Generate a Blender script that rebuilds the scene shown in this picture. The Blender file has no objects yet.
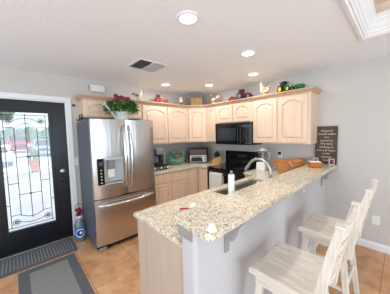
import bpy, bmesh, math, random
from mathutils import Matrix, Vector

S = bpy.context.scene
COL = S.collection
random.seed(7)
PI = math.pi

# ------------------------------------------------------------------ camera
cam_d = bpy.data.cameras.new('camera')
cam = bpy.data.objects.new('camera', cam_d)
COL.objects.link(cam)
cam_d.sensor_fit = 'HORIZONTAL'
cam_d.sensor_width = 36.0
cam_d.lens = 194.492 / 390 * 36
cam_d.clip_start = 0.02
cam_d.clip_end = 300
_y, _p, _r = math.radians(47.013), math.radians(-4.072), math.radians(-1.355)
_f = Vector((-math.sin(_y) * math.cos(_p), math.cos(_y) * math.cos(_p), math.sin(_p)))
_rt = Vector((math.cos(_y), math.sin(_y), 0))
_up = _rt.cross(_f)
_r2 = _rt * math.cos(_r) + _up * math.sin(_r)
_u2 = -_rt * math.sin(_r) + _up * math.cos(_r)
cam.matrix_world = Matrix(((_r2.x, _u2.x, -_f.x, 3.472), (_r2.y, _u2.y, -_f.y, -3.345), (_r2.z, _u2.z, -_f.z, 1.565), (0, 0, 0, 1)))
S.camera = cam

# ------------------------------------------------------------------ world, sun, fill lights, exposure
W = bpy.data.worlds.new('world')
S.world = W
W.use_nodes = True
bgn = W.node_tree.nodes['Background']
bgn.inputs[0].default_value = (0.80, 0.90, 1.0, 1)
bgn.inputs[1].default_value = 1.3

def light(name, kind, loc, direction, energy, color=(1, 1, 1), **kw):
    d = bpy.data.lights.new(name, kind)
    d.energy = energy
    d.color = color
    for k, v in kw.items():
        setattr(d, k, v)
    o = bpy.data.objects.new(name, d)
    COL.objects.link(o)
    o.location = loc
    o.rotation_euler = Vector(direction).to_track_quat('-Z', 'Y').to_euler()
    return o

light('sun', 'SUN', (0, 8, 12), (-0.05, -0.6, -0.8), 2.2, (1.0, 0.96, 0.9), angle=0.02)
light('tray_fill', 'AREA', (4.35, -1.9, 2.66), (-0.25, 0.15, -1), 3, (1.0, 0.95, 0.9), shape='DISK', size=0.45)  # fill light added out of view to brighten the tray recess, no fixture
# added fill panels for daylight at unseen openings, tilted up to brighten the ceiling
light('daylight_fill_right', 'AREA', (6.52, -2.9, 1.15), (-1, 0, 0.5), 88, (0.74, 0.88, 1.0), shape='RECTANGLE', size=2.5, size_y=2.1)
light('daylight_fill_front', 'AREA', (2.9, -6.12, 1.35), (0, 1, 0.6), 74, (0.76, 0.89, 1.0), shape='RECTANGLE', size=3.6, size_y=1.9)

S.view_settings.view_transform = 'Standard'
S.view_settings.look = 'None'
S.view_settings.gamma = 1
S.view_settings.use_curve_mapping = False
S.view_settings.exposure = 0.15

# ------------------------------------------------------------------ materials
def srgb(r, g, b):
    f = lambda c: (c / 255 / 12.92) if c / 255 <= 0.04045 else ((c / 255 + 0.055) / 1.055) ** 2.4
    return (f(r), f(g), f(b), 1)

def mat(name, color, rough=0.5, metal=0.0, spec=None, var=0.0, vscale=20, bump=0.0, bscale=60, stretch=None, emit=None, estr=0, trans=0, color2=None):
    m = bpy.data.materials.new(name)
    m.use_nodes = True
    nt = m.node_tree
    b = nt.nodes['Principled BSDF']
    b.inputs['Base Color'].default_value = color
    b.inputs['Roughness'].default_value = rough
    b.inputs['Metallic'].default_value = metal
    if spec is not None:
        b.inputs['Specular IOR Level'].default_value = spec
    if trans:
        b.inputs['Transmission Weight'].default_value = trans
    if emit:
        b.inputs['Emission Color'].default_value = emit
        b.inputs['Emission Strength'].default_value = estr
    tc = nt.nodes.new('ShaderNodeTexCoord')
    mp = nt.nodes.new('ShaderNodeMapping')
    nt.links.new(tc.outputs['Object'], mp.inputs[0])
    if stretch:
        mp.inputs['Scale'].default_value = stretch
    if var or color2:
        n = nt.nodes.new('ShaderNodeTexNoise')
        n.inputs['Scale'].default_value = vscale
        n.inputs['Detail'].default_value = 4
        nt.links.new(mp.outputs[0], n.inputs['Vector'])
        r = nt.nodes.new('ShaderNodeValToRGB')
        c2 = color2 or tuple(min(1, c * (1 - var)) for c in color[:3]) + (1,)
        r.color_ramp.elements[0].position = 0.35
        r.color_ramp.elements[1].position = 0.65
        r.color_ramp.elements[0].color = c2
        r.color_ramp.elements[1].color = color
        nt.links.new(n.outputs['Fac'], r.inputs[0])
        nt.links.new(r.outputs[0], b.inputs['Base Color'])
    if bump:
        n2 = nt.nodes.new('ShaderNodeTexNoise')
        n2.inputs['Scale'].default_value = bscale
        n2.inputs['Detail'].default_value = 3
        nt.links.new(mp.outputs[0], n2.inputs['Vector'])
        bp = nt.nodes.new('ShaderNodeBump')
        bp.inputs['Strength'].default_value = bump
        bp.inputs['Distance'].default_value = 0.01
        nt.links.new(n2.outputs['Fac'], bp.inputs['Height'])
        nt.links.new(bp.outputs[0], b.inputs['Normal'])
    return m

M = {}
M['wall'] = mat('wall_paint', srgb(203, 199, 194), 0.85, bump=0.12, bscale=90)
M['ceiling'] = mat('ceiling_texture', srgb(243, 246, 250), 0.9, bump=0.35, bscale=45)
M['white'] = mat('white_paint', srgb(235, 235, 236), 0.45)
M['halfwall'] = mat('half_wall_paint', srgb(198, 197, 199), 0.8, bump=0.12, bscale=90)
M['greytrim'] = mat('grey_trim_paint', srgb(158, 154, 154), 0.6)
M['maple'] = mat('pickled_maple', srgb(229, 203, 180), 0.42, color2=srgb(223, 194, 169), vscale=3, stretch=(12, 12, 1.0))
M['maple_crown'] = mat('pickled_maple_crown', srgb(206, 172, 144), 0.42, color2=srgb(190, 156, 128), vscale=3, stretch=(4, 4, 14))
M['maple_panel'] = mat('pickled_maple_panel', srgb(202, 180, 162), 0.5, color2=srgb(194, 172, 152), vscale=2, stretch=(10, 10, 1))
M['steel'] = mat('stainless_steel', srgb(200, 199, 198), 0.27, 1.0, bump=0.5, bscale=1.6, stretch=(8, 8, 0.35))
_sb = M['steel'].node_tree.nodes['Principled BSDF']
_tn = M['steel'].node_tree.nodes.new('ShaderNodeTangent')
_tn.direction_type = 'RADIAL'
_tn.axis = 'Z'
M['steel'].node_tree.links.new(_tn.outputs[0], _sb.inputs['Tangent'])
_sb.inputs['Anisotropic'].default_value = 0.7
M['steel_smooth'] = mat('bright_steel', srgb(215, 215, 215), 0.18, 1.0)
M['brushed'] = mat('brushed_nickel', srgb(190, 190, 188), 0.3, 1.0)
M['fridge_side'] = mat('fridge_side_grey', srgb(96, 102, 112), 0.45, 0.3)
M['black'] = mat('black_enamel', srgb(18, 18, 20), 0.16)
M['black_matte'] = mat('black_plastic', srgb(24, 24, 26), 0.5)
M['black_glass'] = mat('black_glass', srgb(10, 12, 16), 0.05)
M['smoke_glass'] = mat('smoked_glass', srgb(46, 54, 64), 0.08)
M['door_black'] = mat('black_door_paint', srgb(17, 20, 29), 0.32, spec=0.35)
M['lead'] = mat('lead_came', srgb(60, 62, 66), 0.4, 0.6)
M['chrome'] = mat('chrome', srgb(225, 225, 225), 0.08, 1.0)
M['grey_plastic'] = mat('grey_plastic', srgb(132, 136, 142), 0.35)
M['light_plastic'] = mat('light_grey_plastic', srgb(196, 198, 200), 0.4)
M['white_plastic'] = mat('white_plastic', srgb(240, 240, 238), 0.35)
M['ivory'] = mat('ivory_plastic', srgb(232, 228, 220), 0.45)
M['rubber'] = mat('grey_rubber', srgb(142, 142, 143), 0.85, var=0.2, vscale=60)
M['rug'] = mat('grey_rug_pile', srgb(156, 154, 150), 0.95, color2=srgb(118, 116, 113), vscale=110, bump=0.5, bscale=200)
M['rug_border'] = mat('dark_grey_rug_border', srgb(96, 97, 99), 0.95, bump=0.4, bscale=200)
M['stool'] = mat('whitewashed_wood', srgb(236, 229, 218), 0.5, color2=srgb(212, 203, 190), vscale=3, stretch=(2, 18, 18))
M['stool_up'] = mat('whitewashed_wood_upright', srgb(236, 229, 218), 0.5, color2=srgb(212, 203, 190), vscale=3, stretch=(18, 18, 2))
M['wicker'] = mat('wicker_weave', srgb(196, 158, 112), 0.8, color2=srgb(134, 98, 62), vscale=70, bump=0.8, bscale=70)
M['bowl_wood'] = mat('honey_wood', srgb(222, 160, 96), 0.5, color2=srgb(192, 124, 64), vscale=6, stretch=(3, 12, 12))
M['honey'] = mat('amber_wood', srgb(204, 122, 34), 0.4, color2=srgb(168, 90, 22), vscale=8, stretch=(3, 12, 12))
M['block_wood'] = mat('blond_wood', srgb(214, 164, 102), 0.5, color2=srgb(190, 136, 78), vscale=5, stretch=(10, 10, 2))
M['sign_wood'] = mat('dark_stained_wood', srgb(92, 74, 62), 0.65, color2=srgb(66, 52, 44), vscale=4, stretch=(2, 10, 14))
M['letter'] = mat('white_lettering', srgb(206, 194, 182), 0.6)
M['towel'] = mat('grey_white_towel', srgb(226, 224, 218), 0.95, var=0.12, vscale=40, bump=0.4, bscale=120)
M['paper'] = mat('white_paper', srgb(246, 246, 246), 0.9)
M['leaf'] = mat('green_leaf', srgb(126, 168, 92), 0.5, color2=srgb(62, 110, 50), vscale=9)
M['flower'] = mat('magenta_petal', srgb(150, 40, 70), 0.6, color2=srgb(86, 30, 46), vscale=30)
M['tin'] = mat('pale_green_tin', srgb(190, 204, 194), 0.4, color2=srgb(226, 228, 222), vscale=40)
M['red'] = mat('red_paint', srgb(176, 28, 40), 0.3)
M['darkred'] = mat('dark_red_paint', srgb(120, 20, 30), 0.4)
M['green'] = mat('tractor_green', srgb(28, 120, 52), 0.3)
M['yellow'] = mat('yellow_paint', srgb(240, 206, 30), 0.35)
M['tyre'] = mat('black_tyre', srgb(26, 26, 28), 0.7)
M['cream'] = mat('cream_ceramic', srgb(240, 230, 212), 0.35, var=0.1)
M['tan'] = mat('tan_ceramic', srgb(186, 150, 112), 0.5, var=0.3, vscale=30)
M['greywing'] = mat('grey_feather_glaze', srgb(120, 116, 116), 0.45)
M['pinkclay'] = mat('pinkish_clay', srgb(206, 170, 156), 0.6)
M['bluegrey'] = mat('blue_grey_paint', srgb(110, 120, 150), 0.4)
M['orange'] = mat('orange_beak', srgb(220, 140, 40), 0.5)
M['label_blue'] = mat('blue_label', srgb(40, 120, 200), 0.5)
M['label_navy'] = mat('navy_label', srgb(24, 40, 120), 0.5)
M['label_white'] = mat('white_label', srgb(236, 240, 246), 0.5)
M['jug'] = mat('smoky_grey_glass', srgb(120, 126, 134), 0.2, 0.2)
M['plate_green'] = mat('green_glazed_glass', srgb(30, 108, 62), 0.12, color2=srgb(32, 74, 76), vscale=9)
M['plate_lime'] = mat('lime_glaze', srgb(92, 160, 66), 0.2)
M['plate_rim'] = mat('pale_teal_glaze', srgb(92, 128, 124), 0.12)
M['terracotta'] = mat('terracotta', srgb(196, 100, 60), 0.8)
M['drive'] = mat('pale_concrete', srgb(205, 205, 204), 0.9, var=0.12, vscale=1.2)
M['hedge'] = mat('hedge_green', srgb(110, 140, 96), 0.9, color2=srgb(60, 86, 56), vscale=3, bump=1, bscale=6)
M['trunk'] = mat('bark', srgb(110, 92, 76), 0.9)
M['car_red'] = mat('red_car_paint', srgb(206, 24, 40), 0.25)
M['car_white'] = mat('white_car_paint', srgb(238, 240, 242), 0.3)
M['car_grey'] = mat('grey_car_paint', srgb(150, 156, 164), 0.3)
M['frame_pale'] = mat('pale_frame', srgb(206, 190, 170), 0.5)
M['photo'] = mat('faded_photo', srgb(190, 150, 120), 0.5, color2=srgb(96, 60, 56), vscale=60)
M['photo_red'] = mat('plum_photo', srgb(130, 50, 80), 0.5, color2=srgb(80, 30, 50), vscale=60)
M['tray_paint'] = mat('beige_paint', srgb(244, 226, 212), 0.85)
M['lens'] = mat('lamp_lens', (1, 1, 1, 1), 0.5, emit=(1, 0.96, 0.9, 1), estr=6)
M['display'] = mat('lit_display', srgb(20, 24, 30), 0.3, emit=srgb(150, 190, 220), estr=0.12)

def granite():
    m = bpy.data.materials.new('speckled_granite')
    m.use_nodes = True
    nt = m.node_tree
    b = nt.nodes['Principled BSDF']
    b.inputs['Roughness'].default_value = 0.07
    tc = nt.nodes.new('ShaderNodeTexCoord')
    def noise(scale, detail=3, rough=0.6):
        n = nt.nodes.new('ShaderNodeTexNoise')
        n.inputs['Scale'].default_value = scale
        n.inputs['Detail'].default_value = detail
        n.inputs['Roughness'].default_value = rough
        nt.links.new(tc.outputs['Object'], n.inputs['Vector'])
        return n.outputs['Fac']
    def ramp(fac, stops):
        r = nt.nodes.new('ShaderNodeValToRGB')
        els = r.color_ramp.elements
        while len(els) < len(stops):
            els.new(0.5)
        for e, (p, c) in zip(els, stops):
            e.position = p
            e.color = c
        nt.links.new(fac, r.inputs[0])
        return r.outputs[0]
    def mix(fac, a, c):
        x = nt.nodes.new('ShaderNodeMix')
        x.data_type = 'RGBA'
        nt.links.new(fac, x.inputs[0])
        for sock, v in ((x.inputs[6], a), (x.inputs[7], c)):
            if hasattr(v, 'links'):
                nt.links.new(v, sock)
            else:
                sock.default_value = v
        return x.outputs[2]
    base = ramp(noise(30, 4), [(0.32, srgb(204, 188, 160)), (0.5, srgb(222, 214, 194)), (0.68, srgb(232, 228, 216))])
    g = ramp(noise(46, 2), [(0.60, (0, 0, 0, 1)), (0.67, (1, 1, 1, 1))])
    c1 = mix(g, base, srgb(190, 186, 174))
    v = nt.nodes.new('ShaderNodeTexVoronoi')
    v.inputs['Scale'].default_value = 125
    nt.links.new(tc.outputs['Object'], v.inputs['Vector'])
    sep = nt.nodes.new('ShaderNodeSeparateColor')
    nt.links.new(v.outputs['Color'], sep.inputs[0])
    br = ramp(sep.outputs[0], [(0.88, (0, 0, 0, 1)), (0.90, (1, 1, 1, 1))])
    c2 = mix(br, c1, srgb(186, 156, 118))
    dk = ramp(sep.outputs[1], [(0.91, (0, 0, 0, 1)), (0.93, (1, 1, 1, 1))])
    c3 = mix(dk, c2, srgb(138, 122, 104))
    nt.links.new(c3, b.inputs['Base Color'])
    return m
M['granite'] = granite()

def tiles():
    m = bpy.data.materials.new('travertine_tile')
    m.use_nodes = True
    nt = m.node_tree
    b = nt.nodes['Principled BSDF']
    b.inputs['Roughness'].default_value = 0.34
    tc = nt.nodes.new('ShaderNodeTexCoord')
    mp = nt.nodes.new('ShaderNodeMapping')
    mp.inputs['Location'].default_value = (-1.37 + 2.0, 2.33 + 6.0, 0)
    nt.links.new(tc.outputs['Object'], mp.inputs[0])
    br = nt.nodes.new('ShaderNodeTexBrick')
    br.offset = 0
    br.inputs['Scale'].default_value = 1
    br.inputs['Brick Width'].default_value = 0.5
    br.inputs['Row Height'].default_value = 0.5
    br.inputs['Mortar Size'].default_value = 0.004
    br.inputs['Mortar Smooth'].default_value = 0.2
    br.inputs['Color1'].default_value = (1, 1, 1, 1)
    br.inputs['Color2'].default_value = (0.86, 0.84, 0.82, 1)
    br.inputs['Mortar'].default_value = (0.55, 0.42, 0.34, 1)
    nt.links.new(mp.outputs[0], br.inputs['Vector'])
    n = nt.nodes.new('ShaderNodeTexNoise')
    n.inputs['Scale'].default_value = 4.5
    n.inputs['Detail'].default_value = 8
    n.inputs['Roughness'].default_value = 0.68
    nt.links.new(tc.outputs['Object'], n.inputs['Vector'])
    r = nt.nodes.new('ShaderNodeValToRGB')
    r.color_ramp.elements[0].position = 0.32
    r.color_ramp.elements[0].color = srgb(194, 134, 86)
    r.color_ramp.elements[1].position = 0.68
    r.color_ramp.elements[1].color = srgb(236, 190, 146)
    nt.links.new(n.outputs['Fac'], r.inputs[0])
    x = nt.nodes.new('ShaderNodeMix')
    x.data_type = 'RGBA'
    x.blend_type = 'MULTIPLY'
    x.inputs[0].default_value = 1
    nt.links.new(r.outputs[0], x.inputs[6])
    nt.links.new(br.outputs['Color'], x.inputs[7])
    nt.links.new(x.outputs[2], b.inputs['Base Color'])
    bp = nt.nodes.new('ShaderNodeBump')
    bp.inputs['Strength'].default_value = 0.25
    bp.inputs['Distance'].default_value = 0.004
    bp.invert = True
    nt.links.new(br.outputs['Fac'], bp.inputs['Height'])
    nt.links.new(bp.outputs[0], b.inputs['Normal'])
    return m
M['tile'] = tiles()

def clear_glass(name, tint, gloss=0.08, rough=0.03, transl=0.0):
    m = bpy.data.materials.new(name)
    m.use_nodes = True
    nt = m.node_tree
    nt.nodes.remove(nt.nodes['Principled BSDF'])
    out = nt.nodes['Material Output']
    t = nt.nodes.new('ShaderNodeBsdfTransparent')
    t.inputs[0].default_value = tint
    g = nt.nodes.new('ShaderNodeBsdfGlossy')
    g.inputs['Roughness'].default_value = rough
    x = nt.nodes.new('ShaderNodeMixShader')
    x.inputs[0].default_value = gloss
    nt.links.new(t.outputs[0], x.inputs[1])
    nt.links.new(g.outputs[0], x.inputs[2])
    last = x
    if transl:
        d = nt.nodes.new('ShaderNodeBsdfTranslucent')
        d.inputs[0].default_value = (0.95, 0.97, 1, 1)
        y = nt.nodes.new('ShaderNodeMixShader')
        y.inputs[0].default_value = transl
        nt.links.new(x.outputs[0], y.inputs[1])
        nt.links.new(d.outputs[0], y.inputs[2])
        last = y
    nt.links.new(last.outputs[0], out.inputs['Surface'])
    return m
M['pane'] = clear_glass('door_glass', (0.95, 0.97, 1, 1), 0.05, 0.05, 0.03)
M['clear'] = clear_glass('clear_glass', (0.90, 0.93, 0.95, 1), 0.22, 0.05)

# ------------------------------------------------------------------ mesh helpers
class MB:
    """Collects shapes in world space (or in the space of .m) and links them as one mesh object."""
    def __init__(s, m=None):
        s.bm = bmesh.new()
        s.m = m or Matrix.Identity(4)
    def _fin(s, vs):
        bmesh.ops.transform(s.bm, matrix=s.m, verts=vs)
        return s
    def box(s, x0, x1, y0, y1, z0, z1, bev=0.0, rot=None, seg=2):
        r = bmesh.ops.create_cube(s.bm, size=1)
        vs = r['verts']
        for v in vs:
            v.co = Vector(((x0 + x1) / 2 + v.co.x * (x1 - x0), (y0 + y1) / 2 + v.co.y * (y1 - y0), (z0 + z1) / 2 + v.co.z * (z1 - z0)))
        if bev:
            es = list({e for v in vs for e in v.link_edges})
            rr = bmesh.ops.bevel(s.bm, geom=es, offset=bev, segments=seg, affect='EDGES', profile=0.5)
            vs = rr['verts']
        if rot is not None:
            bmesh.ops.transform(s.bm, matrix=rot, verts=vs)
        return s._fin(vs)
    def tube(s, pts, r, n=10, cap=True):
        pts = [Vector(p) for p in pts]
        rs = r if isinstance(r, (list, tuple)) else [r] * len(pts)
        rings, prev = [], None
        for i, p in enumerate(pts):
            t = (pts[min(i + 1, len(pts) - 1)] - pts[max(i - 1, 0)]).normalized()
            if prev is None:
                a = Vector((0, 0, 1)) if abs(t.z) < 0.9 else Vector((1, 0, 0))
                u = t.cross(a).normalized()
            else:
                u = (prev - t * prev.dot(t)).normalized()
            prev = u
            w = t.cross(u)
            rings.append([s.bm.verts.new(p + (u * math.cos(2 * PI * k / n) + w * math.sin(2 * PI * k / n)) * rs[i]) for k in range(n)])
        for a, b in zip(rings, rings[1:]):
            for k in range(n):
                s.bm.faces.new((a[k], a[(k + 1) % n], b[(k + 1) % n], b[k]))
        if cap:
            s.bm.faces.new(rings[0][::-1])
            s.bm.faces.new(rings[-1])
        return s._fin([v for r_ in rings for v in r_])
    def lathe(s, prof, loc=(0, 0, 0), n=20, rot=None, cap=True, sx=1, sy=1):
        rings = []
        for (r, z) in prof:
            rings.append([s.bm.verts.new((r * sx * math.cos(2 * PI * k / n), r * sy * math.sin(2 * PI * k / n), z)) for k in range(n)])
        for a, b in zip(rings, rings[1:]):
            for k in range(n):
                s.bm.faces.new((a[k], a[(k + 1) % n], b[(k + 1) % n], b[k]))
        if cap:
            s.bm.faces.new(rings[0][::-1])
            s.bm.faces.new(rings[-1])
        vs = [v for r_ in rings for v in r_]
        mt = Matrix.Translation(loc)
        if rot is not None:
            mt = mt @ rot
        bmesh.ops.transform(s.bm, matrix=mt, verts=vs)
        return s._fin(vs)
    def ball(s, loc, rx, ry=None, rz=None, n=14, rot=None):
        ry = ry or rx
        rz = rz or rx
        r = bmesh.ops.create_uvsphere(s.bm, u_segments=n, v_segments=max(6, n // 2 + 1), radius=1)
        mt = Matrix.Translation(loc)
        if rot is not None:
            mt = mt @ rot
        mt = mt @ Matrix.Diagonal((rx, ry, rz, 1))
        bmesh.ops.transform(s.bm, matrix=mt, verts=r['verts'])
        return s._fin(r['verts'])
    def prism(s, poly, axis, a, b):
        """poly: 2D points; axis 'x': (y,z), 'y': (x,z), 'z': (x,y)"""
        def mk(p, h):
            return {'x': (h, p[0], p[1]), 'y': (p[0], h, p[1]), 'z': (p[0], p[1], h)}[axis]
        A = [s.bm.verts.new(mk(p, a)) for p in poly]
        B = [s.bm.verts.new(mk(p, b)) for p in poly]
        n = len(poly)
        s.bm.faces.new(A)
        s.bm.faces.new(B[::-1])
        for i in range(n):
            s.bm.faces.new((A[i], B[i], B[(i + 1) % n], A[(i + 1) % n]))
        return s._fin(A + B)
    def loft(s, loops, cap=True):
        L = [[s.bm.verts.new(p) for p in lp] for lp in loops]
        n = len(L[0])
        for a, b in zip(L, L[1:]):
            for i in range(n):
                s.bm.faces.new((a[i], a[(i + 1) % n], b[(i + 1) % n], b[i]))
        if cap:
            s.bm.faces.new(L[0][::-1])
            s.bm.faces.new(L[-1])
        return s._fin([v for l in L for v in l])
    def poly(s, pts):
        vs = [s.bm.verts.new(p) for p in pts]
        s.bm.faces.new(vs)
        return s._fin(vs)
    def cells(s, xs, ys, filled, z0, z1):
        """slab made of grid cells with holes, one closed shell"""
        vd = {}
        def v(i, j, z):
            k = (i, j, z)
            if k not in vd:
                vd[k] = s.bm.verts.new((xs[i], ys[j], z))
            return vd[k]
        nx, ny = len(xs) - 1, len(ys) - 1
        F = {(i, j) for i in range(nx) for j in range(ny) if filled(i, j)}
        for (i, j) in F:
            s.bm.faces.new((v(i, j, z1), v(i + 1, j, z1), v(i + 1, j + 1, z1), v(i, j + 1, z1)))
            s.bm.faces.new((v(i, j, z0), v(i, j + 1, z0), v(i + 1, j + 1, z0), v(i + 1, j, z0)))
            for (di, dj, a, b) in ((-1, 0, (i, j + 1), (i, j)), (1, 0, (i + 1, j), (i + 1, j + 1)), (0, -1, (i, j), (i + 1, j)), (0, 1, (i + 1, j + 1), (i, j + 1))):
                if (i + di, j + dj) not in F:
                    s.bm.faces.new((v(*a, z0), v(*b, z0), v(*b, z1), v(*a, z1)))
        return s._fin(list(vd.values()))
    def obj(s, name, material, parent=None, smooth=False, bevel=0.0):
        bm = s.bm
        bmesh.ops.recalc_face_normals(bm, faces=bm.faces)
        if parent is not None:
            bm.transform(parent['_inv_'] if False else wm(parent).inverted())
        me = bpy.data.meshes.new(name)
        bm.to_mesh(me)
        bm.free()
        mats = material if isinstance(material, (list, tuple)) else [material]
        for m_ in mats:
            me.materials.append(M[m_] if isinstance(m_, str) else m_)
        if smooth:
            me.polygons.foreach_set('use_smooth', [True] * len(me.polygons))
            try:
                me.set_sharp_from_angle(angle=math.radians(40))
            except Exception:
                pass
        o = bpy.data.objects.new(name, me)
        COL.objects.link(o)
        if parent is not None:
            o.parent = parent
        if bevel:
            b = o.modifiers.new('bevel', 'BEVEL')
            b.width = bevel
            b.segments = 2
            b.limit_method = 'ANGLE'
        return o

def wm(o):
    m = o.matrix_basis.copy()
    while o.parent is not None:
        o = o.parent
        m = o.matrix_basis @ m
    return m

def tag(o, label, cat, group=None):
    o['label'] = label
    o['category'] = cat
    if group:
        o['group'] = group
    return o

def thing(name, label, cat, loc, rz=0.0, group=None):
    o = bpy.data.objects.new(name, None)
    o.empty_display_size = 0.1
    COL.objects.link(o)
    o.location = loc
    o.rotation_euler = (0, 0, rz)
    return tag(o, label, cat, group)

def struct(o):
    o['kind'] = 'structure'
    return o

def dup(root, loc, rz=None, label=None):
    r = root.copy()
    COL.objects.link(r)
    r.location = loc
    if rz is not None:
        r.rotation_euler = (0, 0, rz)
    if label:
        r['label'] = label
    for ch in list(root.children):
        c = ch.copy()
        COL.objects.link(c)
        c.parent = r
        for g in list(ch.children):
            d = g.copy()
            COL.objects.link(d)
            d.parent = c
    return r

def R(axis, deg):
    return Matrix.Rotation(math.radians(deg), 4, axis)

def T(x, y, z):
    return Matrix.Translation((x, y, z))

# ------------------------------------------------------------------ the setting
XR, YF, H = 6.6, -6.2, 2.443
DY0, DY1, DH = -3.675, -2.735, 2.075       # door opening in the left wall
struct(MB().box(0, XR, YF, 0, -0.12, 0).obj('floor', 'tile'))
# ceiling with a tray recess
TX0, TX1, TY0, TY1 = 3.19, 4.75, -2.55, -0.82
struct(MB().cells([-0.15, TX0, TX1, XR + 0.15], [YF - 0.15, TY0, TY1, 0.15], lambda i, j: not (i == 1 and j == 1), H, H + 0.06).obj('ceiling', 'ceiling'))
tr = MB()
tr.box(TX0 - 0.02, TX0, TY0 - 0.02, TY1 + 0.02, H + 0.06, H + 0.26)
tr.box(TX1, TX1 + 0.02, TY0 - 0.02, TY1 + 0.02, H + 0.06, H + 0.26)
tr.box(TX0, TX1, TY0 - 0.02, TY0, H + 0.06, H + 0.26)
tr.box(TX0, TX1, TY1, TY1 + 0.02, H + 0.06, H + 0.26)
tr.box(TX0 - 0.02, TX1 + 0.02, TY0 - 0.02, TY1 + 0.02, H + 0.26, H + 0.28)
struct(tr.obj('ceiling_tray', 'tray_paint'))
# crown moulding round the tray: stepped profile (inset from the rim, height)
prof = [(-0.045, -0.001), (-0.042, -0.012), (-0.02, -0.014), (-0.008, 0.0), (0.0, -0.002), (0.004, 0.014), (0.016, 0.02), (0.02, 0.042), (0.03, 0.046), (0.05, 0.088), (0.066, 0.105), (0.068, 0.12), (0.078, 0.126), (0.078, 0.15), (0.07, 0.15), (0.0, 0.02)]
loops = []
for (d, dz) in prof:
    loops.append([(TX0 + d, TY0 + d, H + dz), (TX1 - d, TY0 + d, H + dz), (TX1 - d, TY1 - d, H + dz), (TX0 + d, TY1 - d, H + dz)])
struct(MB().loft(loops + [loops[0]], cap=False).obj('trim_1', 'white'))

# left wall with the door opening
struct(MB().box(-0.12, 0, YF - 0.12, DY0, -0.12, H).box(-0.12, 0, DY1, 0.12, -0.12, H).box(-0.12, 0, DY0, DY1, DH, H).box(-0.12, 0, DY0, DY1, -0.12, 0).obj('wall_left', 'wall'))
struct(MB().box(0, XR + 0.12, 0, 0.12, -0.12, H).obj('wall_back', 'wall'))
# right wall with the sliding-door opening, front wall with windows (behind the camera)
struct(MB().box(XR, XR + 0.12, -1.6, 0, -0.12, H).box(XR, XR + 0.12, YF, -4.2, -0.12, H).box(XR, XR + 0.12, -4.2, -1.6, 2.2, H).box(XR, XR + 0.12, -4.2, -1.6, -0.12, 0.05).obj('wall_right', 'wall'))
struct(MB().box(0, 1.05, YF - 0.12, YF, -0.12, H).box(4.75, XR + 0.12, YF - 0.12, YF, -0.12, H).box(1.05, 4.75, YF - 0.12, YF, 2.32, H).box(1.05, 4.75, YF - 0.12, YF, -0.12, 0.38).obj('wall_front', 'wall'))
w = MB()
for a, b in ((-4.2, -4.14), (-2.94, -2.86), (-1.66, -1.6)):
    w.box(XR + 0.01, XR + 0.07, a, b, 0.05, 2.2)
w.box(XR + 0.01, XR + 0.07, -4.14, -1.66, 2.14, 2.2).box(XR + 0.01, XR + 0.07, -4.14, -1.66, 0.05, 0.12)
struct(w.obj('window_1', 'white'))
w = MB()
for a, b in ((1.05, 1.11), (2.26, 2.32), (3.48, 3.54), (4.69, 4.75)):
    w.box(a, b, YF - 0.08, YF - 0.02, 0.38, 2.32)
w.box(1.11, 4.69, YF - 0.08, YF - 0.02, 2.26, 2.32).box(1.11, 4.69, YF - 0.08, YF - 0.02, 0.38, 0.44)
struct(w.obj('window_2', 'white'))

BB = [(0, 0), (0.016, 0), (0.016, 0.066), (0.010, 0.085), (0.004, 0.095), (0, 0.095)]
def baseboard(name, a, b, horizontal):
    m = MB()
    if horizontal:      # along x on the back wall
        m.prism([(-p[0], p[1]) for p in BB], 'x', a, b)
    return struct(m.obj(name, 'white'))
baseboard('baseboard_back', 2.728, XR, True)

# door casing, slab with leaded glass
casing = MB()
casing.box(0, 0.018, DY1, DY1 + 0.065, 0, DH + 0.065, 0.004).box(0, 0.018, DY0 - 0.065, DY0, 0, DH + 0.065, 0.004).box(0, 0.018, DY0, DY1, DH, DH + 0.065, 0.004)
casing.box(-0.12, 0, DY1 - 0.014, DY1, 0, DH).box(-0.12, 0, DY0, DY0 + 0.014, 0, DH).box(-0.12, 0, DY0 + 0.014, DY1 - 0.014, DH - 0.014, DH)
struct(casing.obj('trim_2', 'white'))
struct(MB().box(-0.12, 0.02, DY0 + 0.014, DY1 - 0.014, 0, 0.012, 0.003).obj('trim_3', 'brushed'))
GY0, GY1, GZ0, GZ1 = -3.47, -2.955, 0.315, 1.90
dr = thing('door_1', 'black front door with leaded glass pane left of the fridge', 'door', (-0.045, DY0 + 0.02, 0.014))
dr['kind'] = 'structure'
slab_x0, slab_x1 = -0.06, -0.015
d = MB()
ya, yb, za, zb = DY0 + 0.016, DY1 - 0.016, 0.014, DH - 0.016
d.box(slab_x0, slab_x1, ya, GY0, za, zb).box(slab_x0, slab_x1, GY1, yb, za, zb).box(slab_x0, slab_x1, GY0, GY1, za, GZ0).box(slab_x0, slab_x1, GY0, GY1, GZ1, zb)
d.obj('door_leaf', 'door_black', dr)
fr = MB()
fw = 0.035
for (y0, y1, z0, z1) in ((GY0 - fw, GY0 + 0.006, GZ0 - fw, GZ1 + fw), (GY1 - 0.006, GY1 + fw, GZ0 - fw, GZ1 + fw), (GY0 + .006, GY1 - .006, GZ0 - fw, GZ0 + 0.006), (GY0 + .006, GY1 - .006, GZ1 - 0.006, GZ1 + fw)):
    fr.box(slab_x1 - 0.002, slab_x1 + 0.014, y0, y1, z0, z1, 0.005)
fr.obj('glass_frame', 'door_black', dr)
pane = MB().box(-0.042, -0.036, GY0, GY1, GZ0, GZ1).obj('glass_pane', 'pane', dr)
ld = MB()
gw, gh = GY1 - GY0, GZ1 - GZ0
def gp(u, v, x=-0.034):
    return (x, GY0 + u * gw, GZ0 + v * gh)
def came(pts, r=0.0042):
    ld.tube([gp(*p) for p in pts], r, 6)
for u in (0.075, 0.925):
    came([(u, 0.02), (u, 0.98)])
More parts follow.
